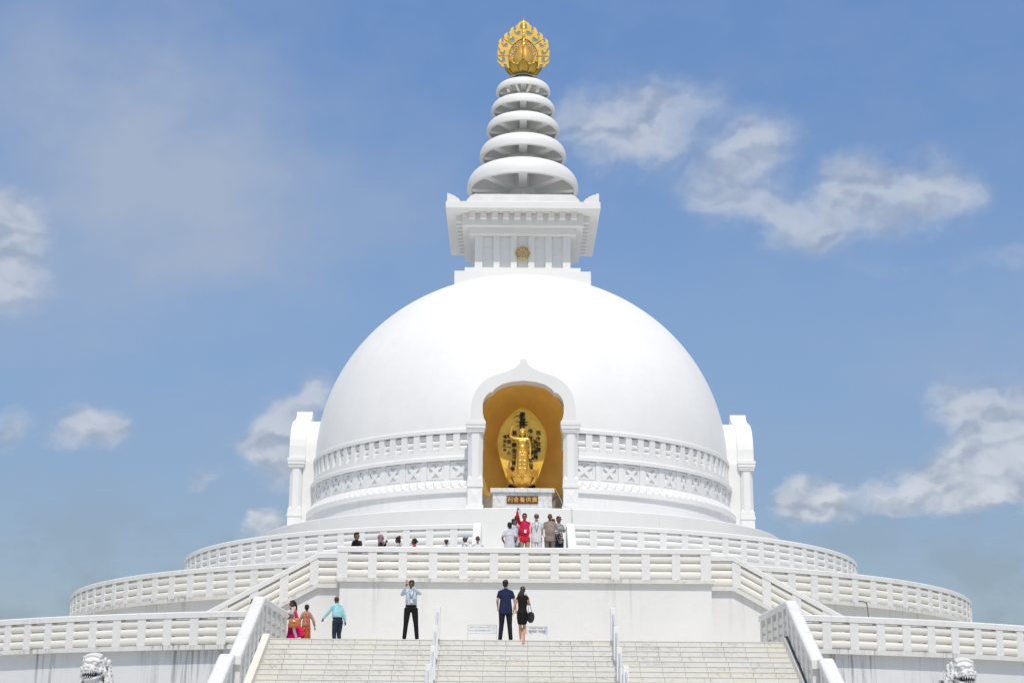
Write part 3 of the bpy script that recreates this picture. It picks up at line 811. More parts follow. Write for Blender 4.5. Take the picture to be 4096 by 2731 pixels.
def fmb():
    mb = mesh_mb(flame, XZ, smooth=False)
    for b in balls:
        for q in (b, mir(b)):
            x, z = fp(*q); mb.ball((x, 0, z), .066, n=12)
    # raised scroll ribs around each opening
    for h in holes:
        for sgn in (0, 1):
            cx = sum(p[0] for p in h)/len(h); cy = sum(p[1] for p in h)/len(h)
            pts = []
            for p in h + h[:1]:
                q = (cx+(p[0]-cx)*1.55, cy+(p[1]-cy)*1.65); q = mir(q) if sgn else q
                x, z = fp(*q); pts.append((x, -.045, z))
            mb.tube(pts, .011, 6, caps=False)
    ribp = [(735, 604), (640, 652), (560, 722), (500, 802), (463, 890), (448, 980), (452, 1080), (478, 1150)]
    for sgn in (0, 1):
        mb.tube([((fp(*(mir(p) if sgn else p)))[0], -.05, fp(*p)[1]) for p in ribp], .014, 6)
    # filigree ring between plate and egg
    rnd = random.Random(3)
    inner = [(763, 720), (700, 745), (640, 800), (595, 860), (565, 930), (552, 1000), (550, 1070), (555, 1140)]
    outer = [(763, 610), (715, 618), (645, 662), (570, 732), (512, 812), (475, 895), (460, 985), (465, 1090)]
    for k in range(len(inner)-1):
        for f in (0, .33, .66):
            ix = inner[k][0]*(1-f)+inner[k+1][0]*f; iy = inner[k][1]*(1-f)+inner[k+1][1]*f
            ox_ = outer[k][0]*(1-f)+outer[k+1][0]*f; oy_ = outer[k][1]*(1-f)+outer[k+1][1]*f
            for g in (.22, .5, .78):
                qx = ix*(1-g)+ox_*g + rnd.uniform(-6, 6); qy = iy*(1-g)+oy_*g + rnd.uniform(-6, 6)
                for sgn in (0, 1):
                    x, z = fp(*(mir((qx, qy)) if sgn else (qx, qy)))
                    r = rnd.uniform(.040, .056)
                    if rnd.random() < .6:
                        mb.ball((x, 0, z), (r, .04, r), n=8)
                    else:
                        mb.tube([(x+r*1.1*math.cos(a), 0, z+r*1.1*math.sin(a)) for a in [i*PI/4 for i in range(9)]], .018, 6, caps=False)
        for sgn in (0, 1):
            for lst in (inner, outer):
                p, q = lst[k], lst[k+1]
                if sgn: p, q = mir(p), mir(q)
                a = fp(*p); b = fp(*q); mb.tube([(a[0], 0, a[1]), (b[0], 0, b[1])], .014, 6)
    return mb
part('flame_panel', fmb(), M_GOLD, FIN)
part('flame_panel', fmb().xf(Matrix.Rotation(PI/2, 4, 'Z')), M_GOLD, FIN)
mb = MB()
mb.tube([(0, -.0, 39.2), (0, 0, 40.40)], [.03, .035], 10)
for k in range(9): mb.ball((0, -.0, 39.25+.14*k), (.05, .05, .045), n=8)
mb.ball((0, 0, 40.38), (.075, .075, .09)); mb.tube([(0, 0, 40.42), (0, 0, 40.52), (0, 0, 40.68)], [.03, .014, .004], 8)
part('finial_spike', mb, M_GOLDD, FIN)
mb = MB()
for p, q in (((345, 612), (530, 735)), ((225, 965), (448, 966))):
    for sgn in (0, 1):
        a = fp(*(mir(p) if sgn else p)); b = fp(*(mir(q) if sgn else q))
        mb.tube([(a[0], -.06, a[1]), (b[0], -.06, b[1])], .012, 6)
part('brace', mb, M_GOLDD, FIN)

# portals --------------------------------------------------------------------
ogee = [(0, 18.44), (.12, 18.43), (.19, 18.21), (.37, 18.04), (.68, 17.89), (1.06, 17.77), (1.42, 17.64), (1.72, 17.44), (1.96, 17.19), (2.13, 16.89), (2.23, 16.59), (2.285, 16.25), (2.29, 15.64)]
inn = [(0, 17.464), (.54, 17.41), (.93, 17.297), (1.21, 17.118), (1.315, 17.0), (1.345, 16.93), (1.45, 16.935), (1.60, 16.81), (1.725, 16.615), (1.775, 16.38), (1.765, 16.02), (1.715, 15.78), (1.645, 15.642)]
def portal(angle, full=True):
    Rz = Matrix.Rotation(angle, 4, 'Z')
    pts = [(x, z) for x, z in ogee] + [(x, z) for x, z in inn[::-1]] + [(-x, z) for x, z in inn[1:]] + [(-x, z) for x, z in ogee[:0:-1]]
    me = curve2d([(pts, False)], .395, 0)
    arch = mesh_mb(me, Matrix.Translation((0, -11.02, 0)) @ XZ); arch.xf(Rz)
    PO = part('portal', arch, M_WHITE, ST, bevel=.012)
    for s in (-1, 1):
        c = s*2.065
        mb = MB(); ch = .10; h = .315
        def oct_(z0, z1, hh, cc): 
            P8 = [(-hh, -hh+cc), (-hh+cc, -hh), (hh-cc, -hh), (hh, -hh+cc), (hh, hh-cc), (hh-cc, hh), (-hh+cc, hh), (-hh, hh-cc)]
            vs = [(c+x, -11.03+y, z) for z in (z0, z1) for x, y in P8]
            mb.add(vs, [tuple(range(7, -1, -1)), tuple(range(8, 16))] + [(i, (i+1) % 8, 8+(i+1) % 8, 8+i) for i in range(8)])
        oct_(13.14, 15.21, h, .17)
        mb.box(c-.335, c+.335, -11.365, -10.69, 12.905, 13.141)
        for i2 in range(4):      # small leaf stops where the chamfers die into the square foot
            ax, ay = ((-1, -1), (1, -1), (-1, 1), (1, 1))[i2]
            mb.add([(c+ax*.31, -11.03+ay*.31, 13.14), (c+ax*.13, -11.03+ay*.315, 13.14), (c+ax*.315, -11.03+ay*.13, 13.14), (c+ax*.24, -11.03+ay*.24, 13.30)], [(0, 1, 3), (0, 2, 3), (1, 2, 3)])
        mb.xf(Rz); part('column', mb, M_WHITE, PO)
        mb = MB()
        for (w, z0, z1) in ((.37, 15.18, 15.25), (.39, 15.251, 15.33), (.42, 15.331, 15.48), (.44, 15.481, 15.64)):
            mb.box(c-w, c+w, -11.03-w, -11.03+w, z0, z1)
        mb.xf(Rz); part('capital', mb, M_WHITE, PO, bevel=.008)
        mb = MB(); mb.box(c-.35, c+.35, -11.40, -10.68, 12.76, 12.904); mb.box(c-.32, c+.32, -11.365, -10.70, 12.0, 12.759); mb.box(c-.37, c+.37, -11.42, -10.66, Z4, 11.999)
        # shallow diamond panel on the pedestal
        mb.add([(c-.20, -11.367, 12.12), (c+.20, -11.367, 12.12), (c+.20, -11.367, 12.66), (c-.20, -11.367, 12.66), (c, -11.40, 12.39)], [(0, 1, 4), (1, 2, 4), (2, 3, 4), (3, 0, 4)])
        mb.xf(Rz); part('pedestal', mb, M_WHITE, PO, bevel=.006)
        mb = MB(); xa, xb = sorted((s*1.80, s*2.30)); mb.box(xa, xb, -10.70, -9.4, Z4, 15.5); mb.xf(Rz); part('side_wall', mb, M_WHITE, PO)
    # vault behind the arch
    vo = [(0, 17.88), (.5, 17.85), (1.0, 17.74), (1.5, 17.50), (1.85, 17.16), (2.08, 16.7), (2.16, 16.2), (2.18, 15.4)]
    mb = MB(); pts = vo + [(-x, z) for x, z in vo[:0:-1]]
    vs = [(x, y, z) for y in (-10.66, -9.3) for x, z in [(-x, z) for x, z in vo[:0:-1]] [::-1][::-1] + []]
    seq = [(-x, z) for x, z in vo[:0:-1]] + vo
    n_ = len(seq); vs = [(x, -10.66, z) for x, z in seq] + [(x, -9.3, z) for x, z in seq]
    mb.add(vs, [(i, i+1, n_+i+1, n_+i) for i in range(n_-1)], 0, True); mb.xf(Rz); part('vault', mb, M_WHITE, PO)
    # niche recess: rounded apse
    mb = MB(); N_, vs, fs = 24, [], []
    rows = [Z4, 12.76, 13.5, 14.5, 15.5, 16.1] + [16.1+1.46*math.sin(R_(k*11.25)) for k in range(1, 9)]
    for zi, z in enumerate(rows):
        f = 1 if z <= 16.1 else max(0.0, math.sqrt(max(0, 1-((z-16.1)/1.46)**2)))
        for k in range(N_+1):
            a = -PI/2 + PI*k/N_; cx = math.copysign(abs(math.sin(a))**.62, math.sin(a)); cy = abs(math.cos(a))**.62
            vs.append((1.81*cx*(f if z > 16.1 else 1), -10.63 + 2.15*cy*(.35+.65*f), z))
    for zi in range(len(rows)-1):
        for k in range(N_): fs.append((zi*(N_+1)+k, zi*(N_+1)+k+1, (zi+1)*(N_+1)+k+1, (zi+1)*(N_+1)+k))
    mb.add(vs[N_+1:], [tuple(i-N_-1 for i in f) for f in fs[N_:]], 0, True); mb.xf(Rz); part('niche', mb, M_OCHRE, PO)
    mb = MB(); mb.add(vs[:2*N_+2], fs[:N_], 0, True); mb.xf(Rz); part('skirting', mb, M_SKIRT, PO)
    return PO
portal(0)
portal(R_(90)); portal(R_(-90))

# ------------------------------------------------------------------ niche furniture
AL = thing('altar', 'pale marble altar block in the niche under the golden statue', 'altar', (0, -10.3, Z4))
mb = MB(); mb.box(-1.30, 1.27, -.50, .75, 0, .982); part('altar_body', mb, M_MARBLE, AL, bevel=.006)
mb = MB(); mb.box(-1.405, 1.375, -.60, .80, .984, 1.165); part('altar_top', mb, M_MARBLE, AL, bevel=.008)
PL = thing('plaque', 'brown plaque with five gold characters on the front of the marble altar', 'plaque', (-.015, -10.80, 12.30))
mb = MB(); mb.box(-.68, .68, -.045, -.002, -.165, .165); part('board', mb, M_PLAQUE, PL, bevel=.004)
mb = MB()
for i, ch in enumerate('利舎養供廣'):
    mesh_mb(text_mesh(ch, .245, .004, .001), Matrix.Translation((-.53+.265*i, -.049, -.005)) @ XZ, mb)
part('lettering', mb, M_GOLDT, PL)
DP = MB(); DP.box(-.60, .60, .0, .06, 0, .45)
tag(part('dark_panel', DP, M_BLACK, None, (-.02, -9.28, 12.81)), 'small black panel behind the foot of the golden lotus', 'panel')
# golden halo board with brush calligraphy
HA = thing('halo_panel', 'tall golden leaf-shaped halo panel with black brush calligraphy behind the statue', 'halo', (-.02, -9.45, 13.3))
hp = [(0, 3.33), (.25, 3.22), (.50, 3.00), (.78, 2.70), (.98, 2.33), (1.075, 1.95), (1.08, 1.62), (1.02, 1.25), (.93, .92), (.80, .50), (.70, .20), (.55, -.12)]
pts = [(x, z) for x, z in hp] + [(-x, z) for x, z in hp[:0:-1]]
rows = 26; cols = 20; vs = []; fs = []
def hw(z):
    for (x0, z0), (x1, z1) in zip(hp[:-1], hp[1:]):
        if z1 <= z <= z0: return x0 + (x1-x0)*((z0-z)/(z0-z1))
    return .0
zz_ = [-.12 + 3.45*(i/rows) for i in range(rows+1)]
def hd(x, z, w): return -.16*(abs(x)/max(w, .01))**3 - .10*max(0, (z-2.4)/.95)**2
for z in zz_:
    w = max(hw(z), .004)
    for k in range(cols+1):
        x = w*(k/cols*2-1); vs.append((x, hd(x, z, w), z))
for i in range(rows):
    for k in range(cols): fs.append((i*(cols+1)+k, i*(cols+1)+k+1, (i+1)*(cols+1)+k+1, (i+1)*(cols+1)+k))
mb = MB(); mb.add(vs, fs, 0, True); 
mb.tube([(x, hd(x, z, x+.001)-.0, z) for x, z in hp], .028, 8); mb.tube([(-x, hd(x, z, x+.001), z) for x, z in hp], .028, 8)
part('panel', mb, M_MAND, HA)
mb = MB()
def column(txt, x, z, size, dz, off=.01, sx=1.0):
    for i, ch in enumerate(txt):
        me = text_mesh(ch, size, .003, off)
        jx = random.uniform(-.02, .02); sh = Matrix.Shear('XY', 4, (0, 0)) if False else Matrix.Identity(4)
        M = Matrix.Translation((x+jx, -.035 + min(0, hd(x, z-dz*i, max(hw(z-dz*i), .1))), z-dz*i)) @ XZ @ Matrix.Rotation(random.uniform(-.12, .12), 4, 'Z') @ Matrix.Diagonal((sx, 1, 1, 1))
        mesh_mb(me, M, mb)
column('南無妙法', 0.0, 3.00, .33, .25, .007, .85)
column('蓮華經', .02, 1.95, .32, .30, .007)
column('今此三界', .37, 2.28, .26, .32, .004); column('皆我', .38, 1.0, .26, .3, .004)
column('而今此處', .72, 2.20, .22, .25, .003); column('多諸患難', .60, 1.80, .21, .23, .003)
column('其中衆生悉是', -.36, 2.20, .23, .27, .005); column('吾子', -.40, .58, .24, .25, .004)
column('唯我一人', -.60, 2.05, .19, .25, .003); column('建治元年', -.78, 2.02, .16, .20, .002)
column('日連', .66, .45, .12, .13, .002)
def stroke(p, r):
    mb.tube([(x, -.04 + min(0, hd(x, z, max(hw(z), .1))), z) for x, z in p], r, 6)
stroke([(-.42, 2.86), (-.25, 2.98), (0, 3.03)], [.006, .014, .02])
stroke([(-.30, 2.74), (0, 2.70), (.26, 2.72)], [.010, .02, .012])
stroke([(-.28, 2.50), (.0, 2.62), (.18, 2.60), (.24, 2.56)], [.01, .018, .02, .012])
stroke([(-.32, .55), (-.50, .40), (-.42, .36), (-.22, .34)], [.012, .016, .016, .01])
stroke([(.20, 1.0), (.30, .60), (.44, .34)], [.014, .014, .008])
stroke([(.20, 2.0), (.50, 1.70), (.44, 1.5)], [.006, .012, .01])
part('calligraphy', mb, M_INK, HA)
# lotus seat
LO = thing('lotus_pedestal', 'golden lotus-flower pedestal on the marble altar', 'pedestal', (-.02, -10.25, 12.806))
mb = MB(); mb.lathe([(.0, 0), (.38, 0), (.38, .05), (.28, .10), (.26, .18), (.30, .22), (.1, .25)], n=40, smooth=True); part('foot', mb, M_GOLDS, LO)
def lotus_petals(n, r0, r1, z0, z1, wd, tip, off=0, curl=.0):
    mb = MB()
    for k in range(n):
        a = 2*PI*k/n + off; vs = []; fs = []; nu, nv = 8, 8
        for v in range(nv+1):
            tv = v/nv; r = r0 + (r1-r0)*math.sin(tv*PI/2*1.0) + curl*max(0, tv-.75)**2*8; z = z0 + (z1-z0)*tv**1.35
            w = wd*(.55+.45*math.sin(min(1, tv*1.2)*PI/2)) * (math.sqrt(max(0, 1-((tv-.6)/.4)**2))*.92+.08*(1-tv) if tv > .6 else 1)
            for u_ in range(nu+1):
                s_ = u_/nu*2-1; an = a + s_*w/ r1/2
                rr = r*(1-.05*s_*s_)
                vs.append((rr*math.sin(an), -rr*math.cos(an), z + tip*(1-abs(s_))*tv**3))
        for v in range(nv):
            for u_ in range(nu): fs.append((v*(nu+1)+u_, v*(nu+1)+u_+1, (v+1)*(nu+1)+u_+1, (v+1)*(nu+1)+u_))
        mb.add(vs, fs, 0, True)
    return mb
mb = lotus_petals(8, .28, .60, .16, .62, .62, .06, 0); mb.lathe([(.2, .22), (.45, .32), (.56, .55), (.5, .62), (0, .64)], n=40, smooth=True); part('cup', mb, M_GOLDS, LO)
part('outer_petals', lotus_petals(8, .30, .72, .18, .60, .50, .02, PI/8, curl=.03), M_GOLDS, LO)
mb = MB()
for k in range(7):
    a = R_(105 + 25*k); vs = []
    for (u_, v_) in ((-.12, 0), (.12, 0), (.17, .22), (.12, .40), (0, .50), (-.12, .40), (-.17, .22)):
        rr = .50 + .30*v_; an = a + u_/.62
        vs.append((rr*math.sin(an)*1.12, -rr*math.cos(an)*.75+.05, .52 + v_))
    mb.add(vs, [tuple(range(7))])
o = part('back_petals', mb, M_GOLDS, LO); sm_ = o.modifiers.new('Solidify', 'SOLIDIFY'); sm_.thickness = .03

# ------------------------------------------------------------------ people
def skin_mat(name, col): return simple(name, col, .5, var=.10, scale=20, spec=.4)
SK = {'dark': skin_mat('skin_dark_brown', (.14, .065, .038)), 'brown': skin_mat('skin_brown', (.26, .13, .075)), 'light': skin_mat('skin_light', (.55, .28, .19))}
def cloth(name, col, pat=None, col2=None, sc=30):
    m, n, b = newmat('cloth_'+name)
    pos = n.add('ShaderNodeTexCoord').outputs['Object']
    f = n.noise(pos, 9, 4, .6)
    c = n.mix(n.ramp(f, .3, .75), tuple(x*.78 for x in col), col)
    if pat == 'hstripe':
        z = n.add('ShaderNodeSeparateXYZ', ins={0: pos}).outputs[2]
        c = n.mix(n.math('GREATER_THAN', n.math('FRACT', n.math('MULTIPLY', z, sc)), .5), c, col2)
    if pat == 'vstripe':
        x = n.add('ShaderNodeSeparateXYZ', ins={0: pos}).outputs[0]
        c = n.mix(n.math('GREATER_THAN', n.math('FRACT', n.math('MULTIPLY', x, sc)), .72), c, col2)
    if pat == 'print':
        v = n.add('ShaderNodeTexVoronoi', ins={'Vector': pos, 'Scale': sc}); c = n.mix(n.math('LESS_THAN', v.outputs[0], .36), c, col2)
    setb(n, b, col=c, rough=.85, spec=.2)
    h = n.noise(n.scale(pos, 1, 1, .45), 13, 4, .5); setb(n, b, normal=bump(n, h, .45, .03))
    return m
_cm = {}
def CM(name, col, *a):
    if name not in _cm: _cm[name] = cloth(name, col, *a)
    return _cm[name]
M_HAIR = simple('black_hair', (.012, .009, .008), .45, var=.3, scale=60)
M_HAIRB = simple('brown_hair', (.045, .022, .013), .45, var=.3, scale=60)
M_HAIRG = simple('grey_hair', (.42, .40, .38), .6, var=.3, scale=60)
M_SHOE = simple('black_shoe', (.015, .015, .016), .35)
M_EYE = simple('dark_eye', (.01, .008, .008), .3)
M_LIP = simple('lips', (.20, .07, .06), .5)
V = Vector
def hand(mb, w, d, nrm, thumb, curl=.5, sc=1.0, pointing=False):
    """palm and five tapering, bent fingers rooted in the palm; w wrist, d direction, nrm palm normal, thumb side vector"""
    d = V(d).normalized(); nrm = V(nrm); nrm = (nrm - d*nrm.dot(d)).normalized(); side = d.cross(nrm).normalized()
    if side.dot(V(thumb)) < 0: side = -side
    w = V(w); pl = .088*sc
    mb.tube([w, w + d*pl*.5, w + d*pl], [.024*sc, .036*sc, .037*sc], 10, asp=.42, side=side)
    for i, (o, L, r) in enumerate(((.029, .068, .0088), (.010, .076, .009), (-.010, .070, .0088), (-.028, .056, .0078))):
        c = curl*(1 + .12*i)
        if pointing: c = .05 if i == 0 else 1.6
        b = w + d*pl*.92 + side*o*sc
        d1 = (d*math.cos(c*.6) + nrm*math.sin(c*.6)); d2 = (d*math.cos(c*1.3) + nrm*math.sin(c*1.3)); d3 = (d*math.cos(c*1.8) + nrm*math.sin(c*1.8))
        p1 = b + d1*L*.45*sc; p2 = p1 + d2*L*.32*sc; p3 = p2 + d3*L*.23*sc
        mb.tube([b - d*.02*sc, b, p1, p2, p3], [r*sc, r*sc, r*.95*sc, r*.85*sc, r*.7*sc], 7)
    b = w + d*.025*sc + side*.026*sc; t1 = (d*.62 + side*.72 + nrm*.25).normalized(); t2 = (d*.85 + side*.38 + nrm*.35).normalized()
    mb.tube([b - side*.01*sc, b, b + t1*.036*sc, b + t1*.036*sc + t2*.030*sc], [.012*sc, .0125*sc, .0105*sc, .0085*sc], 7)

def person(label, loc, yaw, h=1.72, skin='brown', arms=None, legs=None, fat=1.0, female=False, top=None, bottom=None, hair='short', hairmat=None,
           headyaw=0, headpitch=0, lean=(0, 0), sleeve=1.0, group=None, shoes=M_SHOE, shirt_len=.0, dress=None, skirt=None, hands=None, beard=None, glasses=False, cat='person'):
    s = h/1.75
    T = thing('person', label, cat, loc, yaw, group)
    lx, ly = lean
    def P(x, y, z):   # shear the upper body for lean
        k = max(0, z-.95); return V((x + lx*k, y + ly*k, z))
    A = {'sr': P(-.165, .0, 1.405), 'sl': P(.165, .0, 1.405), 'er': P(-.235, .03, 1.16), 'el': P(.235, .03, 1.16), 'wr': P(-.25, -.05, .92), 'wl': P(.25, -.05, .92)}
    for k, v in (arms or {}).items(): A[k] = P(*v)
    G = {'hr': V((-.095, 0, .93)), 'hl': V((.095, 0, .93)), 'kr': V((-.105, -.015, .50)), 'kl': V((.105, -.015, .50)), 'ar': V((-.11, .02, .085)), 'al': V((.11, .02, .085))}
    for k, v in (legs or {}).items(): G[k] = V(v)
    if female: A['sr'].x += .02; A['sl'].x -= .02
    fw = fat
    head = P(0, -.012, 1.625)
    HR = Matrix.Rotation(headyaw, 3, 'Z') @ Matrix.Rotation(headpitch, 3, 'X')
    def HP(x, y, z): return head + HR @ V((x, y, z))
    b = MB()
    X1 = V((1, 0, 0))
    tw = .9 if female else 1.0
    b.tube([P(0, .005, .92), P(0, 0, 1.05), P(0, 0, 1.2), P(0, 0, 1.33), P(0, .01, 1.41)], [.150*tw*(1.08 if female else 1), .125*fw*tw, .138*fw*tw, .145*tw, .095*tw], 16, asp=.66, side=X1)
    if fat > 1.1: b.ball(P(0, -.045*fat, 1.12), (.13*fat, .09*fat, .16))
    if female: 
        for q in (-1, 1): b.ball(P(q*.07, -.085, 1.29), (.06, .05, .06))
    b.tube([P(-.03, .01, 1.455), A['sr']], [.048, .052], 10); b.tube([P(.03, .01, 1.455), A['sl']], [.048, .052], 10)
    b.tube([P(0, .01, 1.42), head + V((0, .02, -.06))], [.058, .052], 12)
    # head: skull, jaw, cheeks, nose, ears
    b.ball(HP(0, .012, .038), (.080, .098, .092), rot=HR, n=16); b.ball(HP(0, -.018, -.025), (.060, .068, .082), rot=HR, n=16)
    b.ball(HP(0, -.052, -.072), (.034, .030, .030), rot=HR)
    b.tube([HP(0, -.085, .022), HP(0, -.104, -.018)], [.010, .016], 8)
    b.ball(HP(0, -.078, -.045), (.026, .014, .012), rot=HR)
    for q in (-1, 1): b.ball(HP(q*.078, .008, -.002), (.012, .022, .034), rot=HR); b.ball(HP(q*.034, -.075, .026), (.022, .012, .010), rot=HR)
    for q in ('r', 'l'):
        b.tube([A['s'+q], A['s'+q]*.5+A['e'+q]*.5, A['e'+q]], [.054, .046, .038], 10); b.tube([A['e'+q], A['e'+q]*.6+A['w'+q]*.4, A['w'+q]], [.039, .037, .024], 10)
        b.tube([G['h'+q], G['h'+q]*.5+G['k'+q]*.5, G['k'+q]], [.088, .074, .052], 12); b.tube([G['k'+q], G['k'+q]*.65+G['a'+q]*.35, G['a'+q]], [.052, .055, .034], 12)
        b.tube([G['a'+q]+V((0, .03, -.045)), G['a'+q]+V((0, -.06, -.055)), G['a'+q]+V((0, -.15, -.062))], [.034, .036, .026], 10, asp=.6, side=X1)
    me = remesh(b, .0135, 2, .45)
    body = me_to_mb(me)
    bpy.data.meshes.remove(me)
    for q, sg in (('r', -1), ('l', 1)):
        hd_ = (hands or {}).get(q, {})
        d = hd_.get('d', tuple((A['w'+q]-A['e'+q]).normalized())); nr = hd_.get('n', (-sg, 0, 0)); th = hd_.get('t', (0, -1, 0))
        hand(body, A['w'+q], d, nr, th, hd_.get('curl', .45), 1.0, hd_.get('point', False))
    for q in (-1, 1):
        body.ball(HP(q*.030, -.0885, .012), (.0125, .006, .0065), mi=1, n=8, rot=HR); body.ball(HP(q*.031, -.090, .034), (.019, .006, .0045), mi=1, n=8, rot=HR)
    body.ball(HP(0, -.091, -.046), (.023, .006, .006), mi=2, n=8, rot=HR)
    if shoes is None:      # toes of bare feet
        for q in ('r', 'l'):
            a = G['a'+q]
            for i in range(5): body.tube([a+V((-.026+.013*i, -.15, -.068)), a+V((-.028+.014*i, -.185+.006*abs(i-1), -.074))], [.009, .007], 6)
    S = Matrix.Scale(s, 4)
    B = part('body', body.xf(S), [SK[skin], M_EYE, M_LIP], T)
    def cl(name, mb, mat, vox=.015, parent=B, sm=2):
        me = remesh(mb, vox, sm); o = me_to_mb(me); bpy.data.meshes.remove(me); return part(name, o.xf(S), mat, parent)
    # hair and headwear
    hm = hairmat or M_HAIR
    if hair:
        m = MB()
        if hair in ('short', 'bun', 'long', 'pony', 'thin', 'quiff', 'bun_high'):
            m.ball(HP(0, .026, .054), (.089, .101, .089), rot=HR, n=16)
            m.ball(HP(0, .055, .005), (.076, .070, .085), rot=HR, n=14)
            m.ball(HP(0, -.045, .098), (.062, .038, .026), rot=HR)
            rn = random.Random(hash(label) & 255)
            for k in range(26):
                a = rn.uniform(0, 2*PI); e = rn.uniform(.1, 1.3)
                m.ball(HP(.080*math.cos(a)*math.cos(e), .026+.09*math.sin(a)*math.cos(e) + (.02 if math.sin(a) < 0 else 0), .058+.08*math.sin(e)), rn.uniform(.012, .022), n=8)
        if hair == 'quiff':
            for k in range(7): m.ball(HP(-.045+.015*k, -.03+.008*(k % 3), .125), .030, n=8)
        if hair in ('bun', 'pony'): m.ball(HP(0, .125, .02), (.042, .042, .042))
        if hair == 'bun_high': m.ball(HP(0, .085, .125), (.045, .045, .05)); m.tube([HP(.02, .12, -.02), HP(.03, .13, -.12)], [.035, .02], 8)
        if hair == 'pony':
            m.tube([HP(0, .12, .02), HP(0, .15, -.12), HP(0, .13, -.32), HP(.01, .12, -.50)], [.035, .034, .030, .014], 10)
        if hair == 'long':
            m.tube([HP(0, .07, .03), HP(.0, .10, -.10), HP(.03, .11, -.20)], [.075, .070, .035], 12); 
            m.tube([HP(.05, .06, -.02), HP(.12, .10, -.12), HP(.17, .09, -.20)], [.045, .030, .010], 8)
            m.tube([HP(.05, .08, -.04), HP(.09, .12, -.16), HP(.13, .12, -.24)], [.035, .02, .008], 8)
        if hair == 'bald':
            m.ball(HP(0, .062, -.005), (.078, .055, .045), rot=HR)
        if hair == 'hijab':
            m.ball(HP(0, .022, .035), (.098, .115, .108), rot=HR, n=16); m.tube([HP(0, .03, 0), HP(0, .02, -.12), HP(0, .0, -.24)], [.098, .105, .14], 14, asp=.85, side=X1)
            m.tube([HP(-.05, -.09, -.13), HP(0, -.11, -.16), HP(.06, -.08, -.12)], .03, 8)
        if hair == 'cap':
            m.ball(HP(0, .015, .06), (.086, .098, .07), rot=HR, n=16); m.tube([HP(0, -.06, .065), HP(0, -.15, .052)], [.06, .055], 12, asp=.12, side=X1)
        if hair == 'scarf':
            m.ball(HP(0, .02, .058), (.090, .104, .074), rot=HR, n=16); m.ball(HP(.02, .10, .09), (.035, .03, .045))
        cl({'hijab': 'headscarf', 'cap': 'cap', 'scarf': 'head_wrap'}.get(hair, 'hair'), m, hm, .011, sm=1)
    if beard:
        m = MB(); m.tube([HP(-.055, -.03, -.045), HP(-.035, -.07, -.085), HP(0, -.085, -.098), HP(.035, -.07, -.085), HP(.055, -.03, -.045)], .019, 8); cl('beard', m, beard, .009, sm=1)
    if glasses:
        m = MB()
        for q in (-1, 1): m.ball(HP(q*.034, -.098, .012), (.028, .008, .018), rot=HR); m.tube([HP(q*.06, -.092, .016), HP(q*.078, .0, .012)], .004, 6)
        part('sunglasses', m.xf(S), M_BLACK, B)
    # top
    if top:
        m = MB(); i = .016
        zlow = (.90 - shirt_len) if shirt_len else 1.0
        m.tube([P(0, .0, zlow), P(0, 0, max(zlow+.03, .97)), P(0, 0, 1.08), P(0, 0, 1.2), P(0, 0, 1.33), P(0, .01, 1.41)], [(.205*tw if shirt_len else .165*tw), (.192*tw if shirt_len else .160*tw), .142*fw*tw+i+(.02 if shirt_len else 0), .145*fw*tw+i, .150*tw+i, .092*tw+i], 18, asp=.68, side=X1)
        if fat > 1.1: m.ball(P(0, -.05*fat, 1.11), (.14*fat, .095*fat, .19))
        if female:
            for q in (-1, 1): m.ball(P(q*.07, -.090, 1.29), (.072, .06, .07))
        for q in ('r', 'l'):
            m.tube([P((-.03 if q == 'r' else .03), .01, 1.455), A['s'+q]], [.056, .061], 10)
            e = A['e'+q]; w = A['w'+q]; sh = A['s'+q]
            if sleeve <= .5: m.tube([sh, sh*(1-sleeve*1.4)+e*sleeve*1.4], [.063, .058], 12)
            else:
                m.tube([sh, sh*.5+e*.5, e], [.062, .056, .050], 12)
                f = min(1, (sleeve-.5)*2)*.97; m.tube([e, e*(1-f*.5)+w*f*.5, e*(1-f)+w*f], [.056, .052, .040+.004*(1-f)], 12)
        m.tube([P(0, .01, 1.43), P(0, .012, 1.475)], [.078, .070], 12)
        tp = cl('shirt', m, top, .014)
    if dress:
        m = MB()
        m.tube([P(.0, .0, dress[1]), P(0, .01, .75), P(0, .01, .92), P(0, 0, 1.05), P(0, 0, 1.2), P(0, 0, 1.34), P(0, .01, 1.435)], [.150, .182, .180, .140, .150, .160, .118], 18, asp=.72, side=X1)
        for q in ('r', 'l'): m.tube([P((-.03 if q == 'r' else .03), .01, 1.455), A['s'+q], A['s'+q]*.75+A['e'+q]*.25], [.052, .060, .056], 10)
        for q in (-1, 1): m.ball(P(q*.07, -.085, 1.29), (.07, .06, .07)); m.ball(P(q*.07, .06, .90), (.10, .09, .11))
        cl('dress', m, dress[0], .014)
    if bottom:
        m = MB()
        m.tube([P(0, .0, 1.03)-V((0, 0, .0)), V((0, .005, .93)), V((0, .0, .86))], [.148*fw*tw, .168*tw, .14*tw], 16, asp=.70, side=X1)
        for q in ('r', 'l'):
            m.tube([G['h'+q], G['h'+q]*.5+G['k'+q]*.5, G['k'+q]], [.105, .092, .074], 12); m.tube([G['k'+q], G['k'+q]*.5+G['a'+q]*.5, G['a'+q]+V((0, 0, .0))], [.072, .066, .060], 12)
        cl('trousers', m, bottom, .014)
        if top and not shirt_len:
            m = MB(); m.tube([P(0, 0, 1.0), P(0, 0, 1.035)], [.158*fw*tw, .156*fw*tw], 20, asp=.71, side=X1, caps=False); part('belt', m.xf(S), M_BLACK, B)
